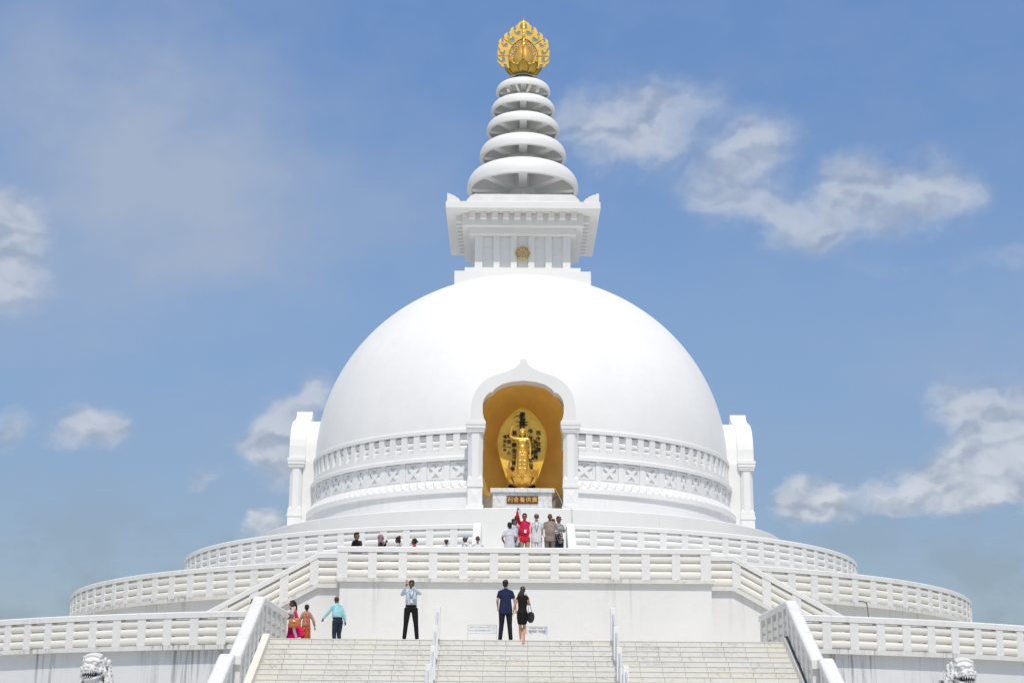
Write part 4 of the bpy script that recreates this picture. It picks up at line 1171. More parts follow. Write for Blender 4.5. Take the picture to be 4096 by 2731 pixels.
    if skirt:
        m = MB(); r0 = skirt[1]
        m.tube([P(0, 0, 1.02), V((0, .0, .9)), V((0, .01, .6)), V((0, .02, .08))], [.14, .175, .175+.2*(r0-.17), r0], 20, asp=.85, side=X1, caps=False)
        for k in range(14):
            a = 2*PI*k/14; m.tube([V((.13*math.cos(a), .10*math.sin(a), .88)), V(((r0)*math.cos(a), (r0*.86)*math.sin(a), .08))], [.02, .035], 8)
        cl('skirt', m, skirt[0], .016)
    if shoes:
        m = MB()
        for q in ('r', 'l'):
            a = G['a'+q]; m.tube([a+V((0, .045, -.045)), a+V((0, -.06, -.052)), a+V((0, -.165, -.060))], [.045, .046, .036], 12, asp=.62, side=X1)
        cl('shoes', m, shoes, .012)
    T['s_'] = s
    T.pop('s_')
    return T, B, S, P, HP, A

def extra(name, mb, mat, B, S): return part(name, mb.xf(S), mat, B)

C_WHITE = CM('white', (.78, .78, .80)); C_LBLUE = CM('pale_blue', (.58, .68, .76)); C_CYAN = CM('cyan', (.36, .68, .74)); C_NAVY = CM('navy', (.022, .028, .085))
C_BLACK = CM('black', (.012, .012, .014)); C_JEANS = CM('dark_jeans', (.016, .018, .024)); C_DKBLUE = CM('dark_blue_trousers', (.022, .035, .06)); C_RED = CM('red', (.72, .02, .06))
C_KHAKI = CM('khaki', (.42, .34, .27)); C_GREY = CM('taupe', (.20, .175, .15)); C_PLAID = CM('plaid', (.36, .29, .26), 'vstripe', (.24, .18, .17), 26)
C_STRIPE = CM('stripe', (.75, .75, .75), 'hstripe', (.02, .02, .02), 16); C_PINK = CM('hot_pink', (.80, .015, .16)); C_MAG = CM('magenta', (.42, .006, .09)); C_GREYB = CM('grey_blouse', (.55, .54, .53))
C_RUST = CM('rust_print', (.55, .36, .27), 'print', (.30, .07, .03), 34); C_ORANGE = CM('orange', (.62, .10, .03)); C_MAUVE = CM('mauve', (.36, .20, .24)); C_SPECK = CM('speckled', (.74, .74, .80), 'print', (.42, .42, .52), 60)
C_BROWNP = CM('brown_print_skirt', (.30, .09, .04), 'print', (.55, .32, .15), 26); C_SCARF = CM('blue_scarf', (.16, .27, .50), 'print', (.55, .65, .80), 40); C_WCAP = CM('cap_white', (.8, .8, .8))
M_TAN = simple('tan_leather', (.50, .17, .055), .4, var=.15); M_REDBAG = simple('red_bag', (.70, .06, .02), .5); M_BLKBAG = simple('black_bag', (.02, .02, .024), .35)
M_BLUE = simple('blue_lanyard', (.03, .08, .35), .6); M_PURP = simple('purple_lanyard', (.30, .02, .35), .6); M_CARD = simple('white_card', (.8, .8, .82), .4, var=.03); M_PHONE = simple('rose_gold_phone', (.55, .33, .24), .35)

def lanyard(B, S, P, mat, card=True, drop=.26, f=1.0):
    m = MB(); y = -.135*f
    m.tube([P(-.065, -.03, 1.47), P(-.06, y, 1.38), P(0, y-.02, 1.42-drop+.02)], .006, 6); m.tube([P(.065, -.03, 1.47), P(.06, y, 1.38), P(0, y-.02, 1.42-drop+.02)], .006, 6)
    extra('lanyard', m, mat, B, S)
    if card:
        m = MB(); p = P(0.01, y-.03, 1.42-drop-.05); m.box(p.x-.04, p.x+.04, p.y-.004, p.y+.004, p.z-.055, p.z+.055); extra('name_card', m, M_CARD, B, S)

F = 4.84
# 1 far left head behind the sloping rail
person('man with short black hair half hidden behind the left stair rail', (-8.93, -26.3, F), R_(-70), 1.66, 'dark', top=C_GREY, bottom=C_BLACK)
# 2 woman in pink
T, B, S, P, HP, A = person('woman in hot pink and grey with a long black braid beside the left stair rail', (-7.60, -26.5, F), R_(-75), 1.60, 'dark', female=True, hair='pony', headpitch=R_(-4)*-1,
    arms={'er': (-.24, -.04, 1.15), 'wr': (-.10, -.22, 1.10), 'el': (.235, -.06, 1.17), 'wl': (.10, -.22, 1.10)}, top=C_GREYB, sleeve=.45, skirt=(C_MAG, .27), shoes=M_SHOE, shirt_len=.35, lean=(0, -.03))
m = MB(); m.tube([P(.12, -.10, 1.46), P(.11, .08, 1.40), P(.10, .15, 1.1), P(.08, .20, .75), P(.05, .28, .50)], [.035, .055, .085, .13, .17], 12, asp=.5, side=(0, 1, 0)); me = remesh(m, .016, 2); extra('shawl', me_to_mb(me), C_PINK, B, S)
m = MB(); m.tube([P(.16, .02, .80), P(.17, .04, .62), P(.17, .08, .50)], [.07, .085, .10], 12, asp=.3, side=(0, 1, 0)); me = remesh(m, .016, 2); extra('white_hem_cloth', me_to_mb(me), C_WHITE, B, S)
hb = thing('handbag', 'tan leather handbag hanging from the shoulder of the woman in pink', 'handbag', (-7.50, -26.80, F+.86))
m = MB(); m.tube([(-.15, 0, .0), (.15, 0, .05)], [.11, .12], 14, asp=.55, side=(0, 0, 1)); m.tube([(-.12, 0, -.07), (.13, 0, -.04)], [.09, .1], 12, asp=.6, side=(0, 0, 1)); me = remesh(m, .015, 2); part('bag', me_to_mb(me), M_TAN, hb)
m = MB(); m.tube([(-.12, 0, .1), (-.06, .0, .28), (.02, .05, .42), (.08, .02, .28), (.13, 0, .14)], .012, 8); part('strap', m, M_TAN, hb)
m = MB(); m.ball((.0, -.085, .05), (.045, .01, .03)); part('buckle', m, M_CARD, hb)
# 3 woman in orange and brown
T, B, S, P, HP, A = person('woman in rust print dress and orange scarf with hair in a low bun', (-7.20, -26.1, F), R_(-150), 1.50, 'brown', female=True, hair='bun', top=C_RUST, sleeve=.9, skirt=(C_BROWNP, .22), shirt_len=.35,
    arms={'er': (-.27, .06, 1.17), 'wr': (-.36, .0, .93), 'el': (.25, -.03, 1.17), 'wl': (.22, -.14, .98)}, headyaw=R_(-10))
for (x0, x1, m_) in ((-.10, -.06, C_ORANGE), (.10, .03, C_ORANGE)):
    m = MB(); m.tube([P(x0, -.12, 1.30), P(x0, .0, 1.50), P(x1, .13, 1.30), P(x1, .17, 1.0), P(x1*1.3, .22, .35)], [.018, .02, .022, .024, .034], 10, asp=.5, side=(1, 0, 0)); extra('scarf', m, m_, B, S)
m = MB(); m.tube([P(.05, -.04, 1.49), P(.14, .12, 1.2), P(.17, .16, .88)], .008, 6); extra('bag_strap', m, M_REDBAG, B, S)
rb = thing('shoulder_bag', 'small orange-red shoulder bag behind the woman in rust print', 'bag', (-7.35, -26.30, F+.60))
m = MB(); m.box(-.13, .13, -.04, .04, -.12, .13); part('bag', m, M_REDBAG, rb, bevel=.03); m = MB(); m.box(-.13, .13, -.05, -.041, .03, .13); part('flap', m, M_REDBAG, rb, bevel=.004)
# 4 man in cyan shirt
T, B, S, P, HP, A = person('heavy-set man in a light cyan shirt seen from behind', (-6.05, -27.2, F), R_(-142), 1.68, 'dark', fat=1.18, top=C_CYAN, bottom=C_DKBLUE, hair='bald', hairmat=M_HAIRB,
    arms={'er': (-.24, .04, 1.16), 'wr': (-.29, .0, .93), 'el': (.28, -.10, 1.22), 'wl': (.40, -.24, 1.02)}, legs={'kl': (.10, -.04, .5), 'kr': (-.09, -.05, .5)}, headyaw=R_(-12), headpitch=R_(34), lean=(0, -.16),
    hands={'r': {'curl': .9}, 'l': {'point': True, 'd': (.25, -.35, -.8)}})
# mirror: the pointing arm is the one reaching out to the viewer's left
m = MB(); m.tube([P(-.07, .03, 1.46), P(0, .065, 1.49), P(.07, .03, 1.46)], .009, 6); extra('lanyard', m, M_BLUE, B, S)
# 5 man taking a photo
T, B, S, P, HP, A = person('man in pale blue shirt and black trousers holding up a phone', (-3.45, -31.35, F), R_(4), 1.755, 'dark', top=C_LBLUE, bottom=C_BLACK, hair='short', fat=1.08,
    arms={'er': (-.27, -.20, 1.32), 'wr': (-.17, -.40, 1.50), 'el': (.25, -.18, 1.36), 'wl': (.03, -.36, 1.50)}, legs={'kr': (-.14, -.02, .5), 'ar': (-.18, .0, .085), 'kl': (.15, -.02, .5), 'al': (.19, .0, .085), 'hr': (-.10, 0, .93), 'hl': (.10, 0, .93)},
    hands={'r': {'d': (.1, -.1, 1), 'n': (1, 0, 0), 't': (0, 1, 0), 'curl': .8}, 'l': {'d': (-.4, -.1, 1), 'n': (-1, 0, 0), 't': (0, 1, 0), 'curl': .8}}, headyaw=R_(-4))
lanyard(B, S, P, M_BLUE, drop=.22)
ph = MB(); ph.box(-.038, .038, -.005, .005, -.085, .085)
pho = thing('phone', 'rose-gold phone held up by the man in the pale blue shirt', 'phone', (-3.565, -31.78, F+1.645), R_(4)); part('case', ph, M_PHONE, pho, bevel=.004)
m = MB(); m.ball((-.02, -.007, .06), (.009, .004, .009)); part('lens', m, M_BLACK, pho)
# 6 man in navy t shirt
person('young man in a navy t-shirt and black jeans seen from behind', (-.66, -31.20, F), R_(184), 1.80, 'light', top=C_NAVY, bottom=C_JEANS, hair='short', hairmat=M_HAIR, sleeve=.42, shirt_len=.10,
    arms={'el': (.24, .05, 1.17), 'wl': (.22, -.08, .98), 'er': (-.26, .02, 1.17), 'wr': (-.30, -.02, .93)}, legs={'kr': (-.12, -.02, .5), 'ar': (-.155, .0, .085), 'kl': (.11, -.02, .5), 'al': (.15, .0, .085)}, headyaw=R_(-20),
    hands={'r': {'curl': 1.0}})
# 7 woman in black dress on first step
T, B, S, P, HP, A = person('barefoot woman in a black knee-length dress with long brown hair stepping up the stairs', (-.17, -31.96, F-.03), R_(176), 1.56, 'light', female=True, dress=(C_BLACK, .56), hair='long', hairmat=M_HAIRB, shoes=None,
    arms={'el': (.24, .04, 1.17), 'wl': (.29, -.03, .96), 'er': (-.24, .05, 1.18), 'wr': (-.17, -.14, 1.22)}, legs={'kr': (-.06, -.10, .46), 'ar': (-.05, .11, -.07), 'kl': (.07, -.06, .48), 'al': (.06, -.12, .085)}, headyaw=R_(-8), lean=(-.02, -.03))
hb = thing('handbag', 'black handbag hanging at the side of the woman in the black dress', 'handbag', (.07, -32.02, F+.68), R_(55))
m = MB(); m.tube([(0, -.10, .0), (0, .12, -.02)], [.11, .12], 14, asp=.45, side=(0, 0, 1)); m.ball((0.01, 0, -.03), (.06, .13, .17)); me = remesh(m, .014, 2); part('bag', me_to_mb(me), M_BLKBAG, hb)
m = MB(); m.tube([(0, -.06, .1), (-.05, .02, .40), (-.08, .09, .62), (-.09, .12, .66), (-.06, .12, .60), (-.02, .08, .35), (0, .06, .1)], .007, 6); part('strap', m, M_BLKBAG, hb)

# upper terrace, seen over the gallery rail
F2 = Z2
person('young man with a black quiff and black shirt, leftmost above the gallery rail', (-5.95, -22.9, F2), R_(60), 1.76, 'brown', top=C_BLACK, bottom=C_GREY, hair='quiff', shirt_len=.08)
person('child with dark hair just peeping over the gallery rail beside the man in black', (-5.83, -22.95, F2), R_(120), 1.47, 'dark', top=C_BLACK, bottom=C_BLACK)
person('woman in a mauve headscarf with a hand at her face above the gallery rail', (-5.10, -22.9, F2), R_(100), 1.70, 'brown', female=True, top=C_BLACK, skirt=(C_BLACK, .22), hair='hijab', hairmat=C_MAUVE, sleeve=.9,
    arms={'el': (.27, -.15, 1.30), 'wl': (.10, -.20, 1.48)}, shirt_len=.2)
person('woman with a high hair bun looking away above the gallery rail', (-4.50, -22.8, F2), R_(-120), 1.64, 'dark', female=True, top=C_GREYB, skirt=(C_BLACK, .22), hair='bun_high')
person('woman in red with a low hair bun above the gallery rail', (-3.92, -22.8, F2), R_(-100), 1.58, 'dark', female=True, top=C_RED, skirt=(C_RED, .22), hair='bun', shirt_len=.2)
person('smiling person in a white cap above the middle of the gallery rail', (-2.79, -22.8, F2), R_(10), 1.61, 'dark', top=C_WHITE, bottom=C_BLACK, hair='cap', hairmat=C_WCAP)
person('person in a blue patterned head wrap above the gallery rail', (-2.11, -22.9, F2), R_(-60), 1.68, 'dark', top=C_WHITE, bottom=C_BLACK, hair='scarf', hairmat=C_SCARF)
person('bald man with a grey beard and white shirt above the gallery rail', (-1.68, -22.9, F2), R_(8), 1.68, 'dark', top=C_WHITE, bottom=C_KHAKI, hair=None, beard=M_HAIRG)
# group on the inner stair: foot height follows the steps
def stz(y): 
    k = max(0, int(math.floor((-16.42 - y)/.30))); return Z3 - .165*(k+1)
def grp(label, x, ztop, y, yaw, **kw):
    z = stz(y); return person(label, (x, y, z), yaw, (ztop - z)/1.0, **kw)
grp('boy in a speckled white t-shirt seen from behind, leftmost of the group', -.555, 10.26, -18.05, R_(178), skin='brown', top=C_SPECK, bottom=C_WHITE, sleeve=.42, shirt_len=.05, arms={'er': (-.27, .03, 1.18), 'wr': (-.18, -.14, 1.0), 'el': (.27, .03, 1.18), 'wl': (.18, -.14, 1.0)})
grp('young man in sunglasses and pale checked shirt half behind the boy', -.375, 10.44, -17.8, R_(60), skin='brown', top=C_SPECK, bottom=C_GREY, shirt_len=.1, glasses=True)
grp('tall man in a pale shirt standing behind the man in red', -.26, 10.66, -17.2, R_(60), skin='dark', top=C_LBLUE, bottom=C_BLACK, shirt_len=.05)
T, B, S, P, HP, A = grp('man in a bright red shirt and khaki trousers raising one arm', .02, 10.70, -17.5, R_(5), skin='brown', top=C_RED, bottom=C_KHAKI, fat=1.22, shirt_len=.12, sleeve=.98,
    arms={'er': (-.25, -.18, 1.57), 'wr': (-.28, -.26, 1.78), 'el': (.26, .02, 1.17), 'wl': (.31, -.06, .93)}, headyaw=R_(-5), hands={'r': {'d': (0.02, -.05, 1), 'n': (1, 0, 0), 'curl': 1.1}})
lanyard(B, S, P, M_PURP, f=1.3)
ck = MB(); 
ck.tube([(0, 0, .14), (.02, 0, .08), (.05, 0, -.04), (.08, 0, -.18)], [.03, .06, .055, .02], 10, asp=.3, side=(1, 0, 0)); me = remesh(ck, .012, 2)
ob = part('handkerchief', me_to_mb(me), C_WHITE, None, (-.22, -17.80, 10.80)); tag(ob, 'crumpled white cloth held aloft by the man in red', 'cloth')
T, B, S, P, HP, A = grp('elderly grey-haired man dressed all in white', .49, 10.70, -17.5, R_(0), skin='dark', top=C_WHITE, bottom=C_WHITE, hair='short', hairmat=M_HAIRG, shirt_len=.14, sleeve=.98, arms={'er': (-.25, .02, 1.17), 'wr': (-.27, -.04, .93), 'el': (.25, .02, 1.17), 'wl': (.28, -.04, .93)}, beard=M_HAIRG)
lanyard(B, S, P, M_INK, False, .34, 1.1)
grp('balding man in a striped taupe shirt and grey trousers', 1.01, 10.70, -17.5, R_(-3), skin='dark', top=C_PLAID, bottom=C_GREY, hair=None, fat=1.15, shirt_len=.1, sleeve=.72, arms={'er': (-.27, .0, 1.17), 'wr': (-.30, -.04, .93), 'el': (.27, .0, 1.17), 'wl': (.27, -.08, .93)})
grp('person with black hair almost hidden behind the man in the striped taupe shirt', 1.15, 10.55, -17.1, R_(20), skin='dark', top=C_BLACK, bottom=C_BLACK)
T, B, S, P, HP, A = grp('woman in a black and white striped top and sunglasses leaning on the side wall', 1.36, 10.62, -17.35, R_(35), skin='brown', female=True, top=C_STRIPE, bottom=C_DKBLUE, hair='short', hairmat=M_HAIRB, glasses=True, sleeve=.7, shirt_len=.1,
    arms={'el': (.27, .05, 1.25), 'wl': (.40, .12, 1.32), 'er': (-.20, -.08, 1.15), 'wr': (-.12, -.22, .95)})
m = MB(); m.ball(P(-.12, -.17, 1.0), (.09, .05, .12)); me = remesh(m, .014, 1); extra('waist_bag', me_to_mb(me), M_BLKBAG, B, S)

# ------------------------------------------------------------------ golden statue (a standing child figure with one arm raised)
def statue():
    T = thing('golden_statue', 'golden standing figure with one arm raised in front of the halo panel', 'statue', (-.02, -10.25, 13.44))
    sz = 2.17/1.9
    b = MB(); X = (1, 0, 0)
    b.tube([(0, 0, .98), (0, 0, 1.12), (0, 0, 1.24), (0, 0, 1.38), (0, .01, 1.46)], [.175, .155, .165, .19, .12], 18, asp=.62, side=X)
    for q in (-1, 1): b.ball((q*.085, -.08, 1.34), (.085, .06, .07))
    b.ball((0, -.06, 1.10), (.13, .09, .11))
    b.tube([(-.10, .01, 1.44), (-.22, 0, 1.44)], [.08, .07], 12); b.tube([(.10, .01, 1.44), (.22, 0, 1.42)], [.08, .07], 12)
    b.tube([(-.21, 0, 1.44), (-.36, -.02, 1.47), (-.47, -.03, 1.54)], [.066, .058, .048], 12); b.tube([(-.47, -.03, 1.54), (-.45, -.04, 1.70), (-.41, -.05, 1.86)], [.050, .046, .030], 12)
    b.tube([(.22, 0, 1.42), (.28, .01, 1.26), (.30, 0, 1.10)], [.066, .056, .048], 12); b.tube([(.30, 0, 1.10), (.305, -.03, .98), (.30, -.05, .85)], [.048, .043, .030], 12)
    b.tube([(0, .0, 1.45), (0, -.01, 1.56)], [.062, .060], 12)
    b.ball((0, -.01, 1.68), (.115, .115, .135), n=18); b.ball((0, -.03, 1.62), (.09, .09, .09), n=14)
    b.tube([(0, -.118, 1.69), (0, -.135, 1.645)], [.012, .018], 8); b.ball((0, -.115, 1.605), (.03, .015, .012))
    for q in (-1, 1): b.ball((q*.118, 0, 1.65), (.016, .03, .07)); b.ball((q*.045, -.108, 1.675), (.026, .014, .010)); b.ball((q*.045, -.112, 1.705), (.032, .01, .006))
    me = remesh(b, .013, 2); body = me_to_mb(me)
    hand(body, (-.41, -.05, 1.86), (.03, 0, 1), (0, -1, 0), (1, 0, 0), .12, 1.25); hand(body, (.30, -.05, .85), (.05, -.05, -1), (0, -1, 0), (-1, 0, 0), .3, 1.25)
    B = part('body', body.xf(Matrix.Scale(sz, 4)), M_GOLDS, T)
    h = MB(); h.ball((0, .012, 1.735), (.128, .126, .118), n=18); h.ball((0, .03, 1.83), (.075, .075, .06))
    for i in range(5):
        rr = .125*math.cos(i*.33); zz = 1.74 + .115*math.sin(i*.33)
        for k in range(18-3*i):
            a = 2*PI*(k+.5*(i % 2))/(18-3*i)
            if math.sin(a) < -.3 and i < 1: continue
            h.ball((rr*math.cos(a), .012+rr*math.sin(a), zz), .020, n=8)
    me = remesh(h, .009, 1); part('curled_hair', me_to_mb(me).xf(Matrix.Scale(sz, 4)), M_GOLDS, B)
    s = MB()
    s.tube([(0, 0, 1.05), (0, 0, .9), (0, 0, .5), (0, 0, .06)], [.190, .205, .20, .235], 24, asp=.62, side=X, caps=False)
    for q in (-1, 1):
        s.tube([(q*.085, -.03, .9), (q*.10, -.06, .5), (q*.10, -.04, .06)], [.11, .10, .10], 12)
        s.tube([(q*.20, .0, .85), (q*.22, -.01, .45), (q*.27, -.01, .03)], [.03, .04, .055], 10)
        s.tube([(q*.15, -.05, .75), (q*.18, -.06, .4), (q*.21, -.06, .03)], [.012, .022, .035], 8)
        for k in range(3): s.tube([(q*.04, -.155, .60-.15*k), (q*.10, -.165, .55-.15*k), (q*.16, -.135, .61-.15*k)], .007, 6)
    for z in (.80, 1.0): s.tube([(.19*math.cos(a), .125*math.sin(a)-.01, z+.0) for a in [2*PI*i/24 for i in range(25)]], .016, 6, caps=False)
    s.ball((0, -.15, .90), (.045, .03, .06)); 
    me = remesh(s, .012, 2, .4); part('robe', me_to_mb(me).xf(Matrix.Scale(sz, 4)), M_GOLDS, B)
    f = MB()
    for q in (-1, 1): f.tube([(q*.07, -.04, .045), (q*.075, -.20, .035)], [.045, .035], 10, asp=.6, side=X)
    part('feet', f.xf(Matrix.Scale(sz, 4)), M_GOLDS, B)
statue()

# ------------------------------------------------------------------ signs on the landing
sg = thing('sign', 'white low sign board with faded pale blue writing against the landing wall', 'sign', (-1.345, -30.9, F))
m = MB(); m.box(-.425, .425, -.012, .012, .262, .508); part('panel', m, M_SIGN, sg)
m = MB()
for z in (.26, .51): m.box(-.43, .43, -.015, .015, z-.004, z+.004)
for x in (-.43, .43): m.box(x-.006, x+.006, -.015, .015, 0, .514)
part('frame', m, M_CABLE, sg)
m = MB(); mesh_mb(text_mesh('स्तूपमा चढ्दा वा निषेध दिशा बमोजिम', .043, .001, .0015), Matrix.Translation((-.07, -.015, .44)) @ XZ, m); mesh_mb(text_mesh('तपाईंलाई साहिल चाप परिक्रमा गरियो ।', .046, .001, .003), Matrix.Translation((-.07, -.015, .345)) @ XZ, m)
m.tube([(.33+.05*math.cos(a), -.014, .41+.04*math.sin(a)) for a in [i*PI/8 for i in range(17)]], .004, 5, caps=False)
part('lettering', m, M_SIGNPALE, sg)
sg = thing('sign', 'white silence sign board with dark writing and lilac end panel near the black handbag', 'sign', (.225, -30.9, F))
m = MB(); m.box(-.365, .265, -.012, .012, .245, .458); part('panel', m, M_SIGN, sg); m = MB(); m.box(.267, .355, -.012, .012, .245, .458); part('end_panel', m, M_SIGNL, sg)
m = MB(); m.box(-.37, .362, -.014, .014, .459, .475); m.box(.355, .364, -.012, .012, 0, .459); m.box(-.375, -.366, -.012, .012, 0, .459); part('frame', m, M_CABLE, sg)
m = MB(); mesh_mb(text_mesh('SILENCE  PLEASE', .048, .001, .0008, spacing=1.1), Matrix.Translation((.03, -.015, .425)) @ XZ, m); mesh_mb(text_mesh('कृपया शान्त', .108, .001, .002), Matrix.Translation((.055, -.015, .325)) @ XZ, m)
m.tube([(-.30+.035*math.cos(a), -.014, .40+.04*math.sin(a)) for a in [i*PI/6 for i in range(13)]], .0025, 5, caps=False)
m.tube([(-.36, -.014, .26), (-.335, -.014, .34), (-.30, -.014, .355), (-.265, -.014, .34), (-.25, -.014, .26)], .0025, 5); m.tube([(-.31, -.014, .26), (-.30, -.014, .32), (-.298, -.014, .40)], .0025, 5)
part('lettering', m, M_SIGNINK, sg)

# ------------------------------------------------------------------ hoses, cable, wall hatches
m = MB(); m.tube([(12.93, -17.16, 7.45), (13.15, -17.03, 7.46), (13.28, -16.93, 7.44), (13.32, -16.90, 7.30), (13.35, -16.86, 6.95), (13.40, -16.80, 6.2), (13.42, -16.7, Z1+.02)], .013, 8)
tag(part('hose', m, M_HOSE), 'black hose hanging over the ledge of the middle terrace wall', 'hose')
m = MB(); m.tube([(7.49, -31.75, 5.0), (7.49, -32.1, 4.98), (7.495, -32.6, 4.72), (7.49, -33.2, 4.40), (7.50, -33.9, 4.05), (7.49, -34.6, 3.68), (7.49, -35.6, 3.18)], .024, 8)
tag(part('hose', m, M_HOSE), 'black hose lying down the string board of the right stair edge', 'hose')
m = MB()
m.tube([(1.40, -10.9, 12.78), (1.55, -11.2, 12.45), (1.70, -11.44, 12.05), (1.78, -11.46, 11.95), (1.95, -12.0, 11.80), (2.05, -12.88, 11.62), (2.07, -12.91, 11.2), (2.06, -12.92, 10.95)], .010, 6)
for k in range(5): m.tube([(2.06, -12.92, 10.95), (2.03+.02*k, -12.93, 10.80), (2.02+.012*k, -12.93, 10.62)], .012, 6)
tag(part('cable', m, M_CABLE), 'thin loose cable with frayed end dangling over the platform edge by the right column', 'cable')
def hatch(x, y, z, lab):
    t = thing('wall_vent', lab, 'vent', (x, y, z), math.atan2(x, -y))
    m = MB(); m.box(-.07, .07, -.06, .02, -.20, 0); part('frame', m, M_CABLE, t); m = MB(); m.box(-.055, .055, -.066, -.055, -.19, -.015); part('pane', m, M_GLASS, t)
hatch(13.02, -27.87, 3.99, 'small dark vent in the outer wall left of the right lion head'); hatch(-13.10, -27.72, 3.97, 'small dark vent in the outer wall just behind the left lion mane')
mb = MB()
for a in (-29.87, -52, 36.2, 25.5, 50): 
    ca, sa = math.cos(R_(a)), math.sin(R_(a)); mb.obox((30.635*sa, -30.635*ca), (ca, sa), .012, .01, 0, 4.35)
tag(part('wall_joint', mb, M_WHITE), 'pale vertical joint lines on the stained outermost terrace wall', 'joint')

# ------------------------------------------------------------------ guardian lions
def lion(x, y, z, label, flip):
    t = thing('lion_statue', label, 'statue', (x, y, 0), R_(13*flip))
    b = MB(); X = (1, 0, 0); o = 0.0
    zc = z - .34       # head centre height
    def H(px, py, pz): return (px, py, zc+pz)
    # skull, brow, snout, jaws
    b.ball(H(0, .05, .04), (.27, .27, .25), n=20); b.ball(H(0, .0, .15), (.23, .18, .13), n=16)
    b.tube([H(0, -.02, -.03), H(0, -.26, -.07), H(0, -.36, -.075)], [.20, .19, .17], 16, asp=.55, side=X)          # upper muzzle
    b.tube([H(-.24, -.12, -.14), H(-.17, -.32, -.10), H(0, -.41, -.075), H(.17, -.32, -.10), H(.24, -.12, -.14)], .035, 10)    # lip
    b.tube([H(-.22, -.02, -.22), H(-.17, -.22, -.30), H(0, -.31, -.335), H(.17, -.22, -.30), H(.22, -.02, -.22)], .045, 10)   # lower lip
    b.ball(H(0, -.06, -.34), (.19, .22, .09), n=14)
    b.ball(H(0, .10, -.22), (.23, .16, .20), n=14)
    b.ball(H(0, -.36, -.0), (.09, .07, .06)); 
    for q in (-1, 1):
        b.ball(H(q*.055, -.40, -.005), .035); b.ball(H(q*.125, -.19, .07), .062); b.tube([H(q*.03, -.22, .13), H(q*.12, -.24, .155), H(q*.22, -.17, .12)], .028, 8); b.ball(H(q*.17, -.30, -.035), (.05, .05, .04))
        for k in range(5): b.tube([H(q*(.06+.035*k), -.20+.02*k, .17), H(q*(.10+.035*k), -.22+.03*k, .13), H(q*(.09+.04*k), -.16+.03*k, .20)], .018, 6)
        b.ball(H(q*.29, .06, .16), (.045, .07, .10)); b.ball(H(q*.31, .03, .16), (.02, .045, .07)); b.ball(H(q*.24, -.06, -.08), (.06, .07, .06))
    for k in range(9): b.ball(H(-.22+.055*k, -.10, .245+.05*math.sin(k/8*PI)), .042, n=8); b.ball(H(-.20+.05*k, .0, .29+.04*math.sin(k/8*PI)), .04, n=8)
    rnd = random.Random(5)
    for q in (-1, 1):          # curled mane locks down both sides
        for k in range(9):
            for j in range(3):
                c = V(H(q*(.255+.024*k+.05*(j == 1)+rnd.uniform(-.02, .025)), .06+.10*j+rnd.uniform(-.03, .03), .04-.085*k+.04*(j % 2)+rnd.uniform(-.015, .015))); r = rnd.uniform(.045, .068)
                b.ball(c, r, n=10); b.tube([c+V((r*.9*math.cos(a), -r*.8, r*.9*math.sin(a))) for a in [i*PI/3 for i in range(6)]], .012, 6)
    for j in range(6):
        for k in range(7): b.ball(H(-.26+.09*k, .26+.03*j, .14-.13*j), .07, n=8)
    # body: chest, haunches, forelegs, paws
    b.tube([H(0, .08, -.34), H(0, .0, -.62), H(0, .04, -.95)], [.24, .30, .30], 18, asp=.9, side=X)
    b.tube([H(0, .25, -.5), H(0, .45, -.85), H(0, .60, -1.12)], [.26, .30, .30], 16)
    for q in (-1, 1):
        b.tube([H(q*.20, -.08, -.75), H(q*.21, -.16, -1.05), H(q*.22, -.18, -1.40)], [.12, .10, .085], 12); b.ball(H(q*.22, -.26, -1.44), (.10, .15, .07))
        b.tube([H(q*.24, .50, -1.05), H(q*.28, .20, -1.15), H(q*.27, .22, -1.40)], [.20, .17, .09], 12); b.ball(H(q*.27, .10, -1.44), (.10, .15, .07))
    me = remesh(b, .014, 1, .4)
    o_ = part('body', me_to_mb(me), M_STONE, t)
    m = MB(); m.ball(H(0, -.20, -.200), (.19, .17, .085), n=16); part('mouth', m, M_MOUTH, o_)
    m = MB()
    for k in range(8):
        a = -1.15 + 2.3*k/7; p = (.18*math.sin(a), -.16-.20*math.cos(a), -.13)
        m.tube([H(p[0], p[1]-.035, p[2]), H(p[0]*.98, p[1]-.035, p[2]-.075)], [.024, .006], 7, caps=False)
        p = (.16*math.sin(a), -.10-.19*math.cos(a), -.285); m.tube([H(p[0], p[1]-.06, p[2]), H(p[0], p[1]-.06, p[2]+.06)], [.020, .006], 7, caps=False)
    m.tube([H(0, -.02, -.26), H(0, -.2, -.235)], [.09, .07], 12, asp=.3, side=X)
    part('teeth', m, M_STONE, o_)
    zp = zc - 1.50
    m = MB(); m.box(-.45, .45, -.55, .95, zp-.10, zp); m.box(-.40, .40, -.5, .9, zp-.9, zp-.101); m.box(-.47, .47, -.57, .97, 0, zp-.901); part('pedestal', m, M_STONE, t, bevel=.02)
lion(-11.22, -37, 4.065, 'white carved stone lion with open mouth, left of the stairs', -1)
lion(11.13, -37, 4.11, 'white carved stone lion with open mouth, right of the stairs', 1)

